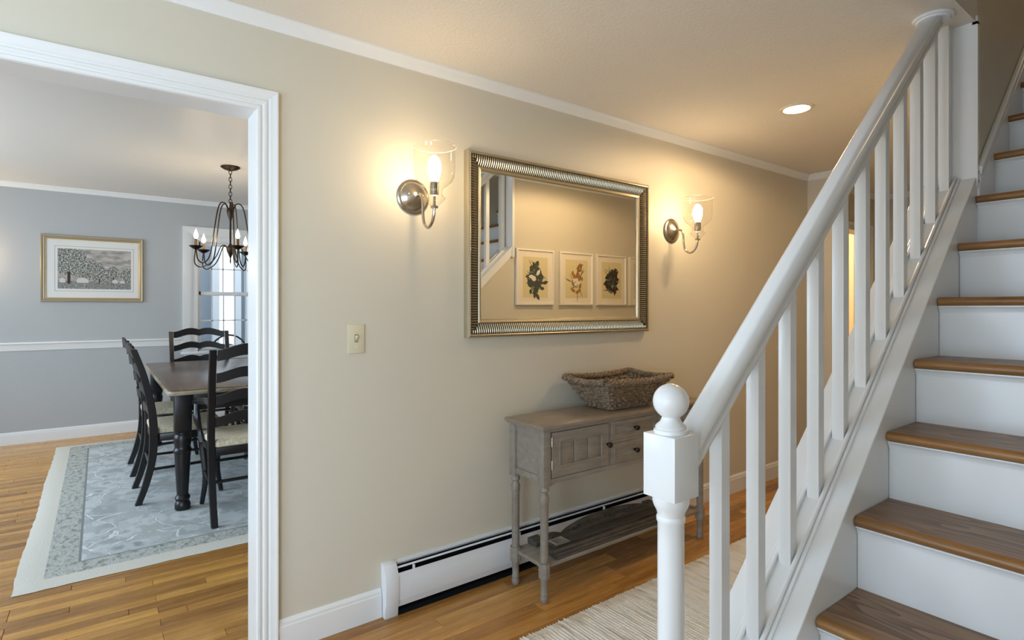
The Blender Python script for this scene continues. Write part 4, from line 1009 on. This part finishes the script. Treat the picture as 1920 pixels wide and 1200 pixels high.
for prof, nme, mt_ in (([(0, 0), (0, .020), (.006, .028), (.016, .026), (.020, .020), (.030, .022), (.036, .016), (.036, 0)], 'frame_side', M['goldframe']), ([(.034, 0), (.034, .014), (.042, .014), (.042, 0)], 'fillet', M['goldinner'])):
    for m in molding([(XD+.001, py0, pz0), (XD+.001, py0, pz1), (XD+.001, py1, pz1), (XD+.001, py1, pz0)], [(-a, b) for a, b in prof], (1, 0, 0), True): m.build(nme, mt_, eg)
MB().box(XD+.002, XD+.008, py0+.04, py1-.04, pz0+.04, pz1-.04).build('mat', M['whitemat'], eg, smooth=0)
ey0, ey1, ez0, ez1 = -.32, .262, 1.455, 1.845
for m in molding([(XD+.0078, ey0-.022, ez0-.024), (XD+.0078, ey0-.022, ez1+.024), (XD+.0078, ey1+.022, ez1+.024), (XD+.0078, ey1+.022, ez0-.024)], [(0, 0), (0, .0008), (-.003, .0008), (-.003, 0)], (1, 0, 0), True): m.build('ruled_line', M['matline'], eg)
pr = MB().box(XD+.0075, XD+.0085, ey0, ey1, ez0, ez1).build('print', tsk.m, eg, smooth=0)
q = random.Random(4)
def blob(yc, zc, ry, rz_, x, n=40, rough=.10):
    return [(x, max(ey0, min(ey1, yc+ry*(1+q.uniform(-rough, rough))*math.cos(2*math.pi*i/n))), max(ez0, min(ez1, zc+rz_*(1+q.uniform(-rough, rough))*math.sin(2*math.pi*i/n)))) for i in range(n)]
for yc, zc, ry, rz_ in ((-.225, 1.725, .135, .14), (-.08, 1.645, .13, .10), (.115, 1.615, .048, .066), (.25, 1.60, .075, .075), (.03, 1.56, .08, .05)):
    p_ = blob(yc, zc, ry, rz_, XD+.0088+q.random()*.0003); MB().raw(p_, [list(range(len(p_)))]).build('tree_crown', ttr.m, pr, smooth=0)
MB().box(XD+.0085, XD+.0090, ey0, ey1, ez0, ez0+.075).build('ground', tgr.m, pr, smooth=0)
for y, w_, zt_ in ((-.235, .012, 1.62), (.0, .004, 1.56), (.115, .005, 1.57)): MB().box(XD+.0085, XD+.0092, y-w_, y+w_, ez0+.05, zt_).build('trunk', inks['twig'], pr, smooth=0)
for y, w_, h_ in ((-.285, .022, .05), (-.13, .045, .055), (.13, .022, .045), (.19, .02, .03)):
    MB().prism([(y-w_, ez0+.06), (y+w_, ez0+.06), (y+w_, ez0+.06+h_*.6), (y, ez0+.06+h_), (y-w_, ez0+.06+h_*.6)], 'x', XD+.0085, XD+.0093).build('house', M['house'], pr, smooth=0)
MB().box(XD+.0105, XD+.012, py0+.042, py1-.042, pz0+.042, pz1-.042).build('glazing', thin_glass('picture_glass', (1, 1, 1, 1), .3, .006), eg, smooth=0)

# wall lamp of the dining room, just outside the left edge of the view
dl = thing('dining_wall_lamp', 'small bronze candle wall lamp left of the engraving', 'wall lamp', (XD, -1.02, 1.60))
MB().lathe([(.001, .001), (.045, .001), (.045, .010), (.020, .018), (.001, .020)], (XD, -1.02, 1.60), 24, 'x').build('backplate', M['bronze'], dl)
MB().tube(spline([(XD+.015, -1.02, 1.60), (XD+.06, -1.02, 1.57), (XD+.10, -1.02, 1.60), (XD+.10, -1.02, 1.64)], 6), .006, 8).build('arm', M['bronze'], dl)
MB().lathe([(.001, 1.635), (.03, 1.64), (.012, 1.65), (.012, 1.70), (.001, 1.70)], (XD+.10, -1.02, 0), 16).build('candle_sleeve', M['candle'], dl)
MB().lathe([(.006, 1.70), (.0155, 1.722), (.006, 1.758), (.0003, 1.776)], (XD+.10, -1.02, 0), 16).build('flame_bulb', M['flame'], dl)
point('wall_lamp_light', (.10, 0, .128), 7, (1, .72, .42), .015, dl)
# ceiling lamp of the back room
bl_ = thing('back_room_lamp', 'round ceiling lamp in the room through the far doorway', 'ceiling light', (-.85, 5.5, 2.40))
MB().lathe([(.001, 2.32), (.08, 2.33), (.12, 2.37), (.12, 2.40), (.001, 2.40)], (-.85, 5.5, 0), 24).build('shade', glow('back_room_shade', (1, .85, .62, 1), 8), bl_)
point('back_room_light', (0, 0, -.18), 60, (1, .90, .74), .1, bl_)
# added ceiling lamp, unseen, fills the upper stair wall with warm light
ul = thing('landing_fill_lamp', 'added round fill lamp over the upper landing', 'ceiling light', (2.0, 4.7, 5.0))
MB().lathe([(.001, 4.90), (.09, 4.91), (.14, 4.96), (.14, 5.0), (.001, 5.0)], (2.0, 4.7, 0), 24).build('shade', glow('landing_fill_shade', (1, .78, .5, 1), 4), ul)
point('landing_fill_light', (0, 0, -.2), 14, (1, .72, .42), .1, ul)
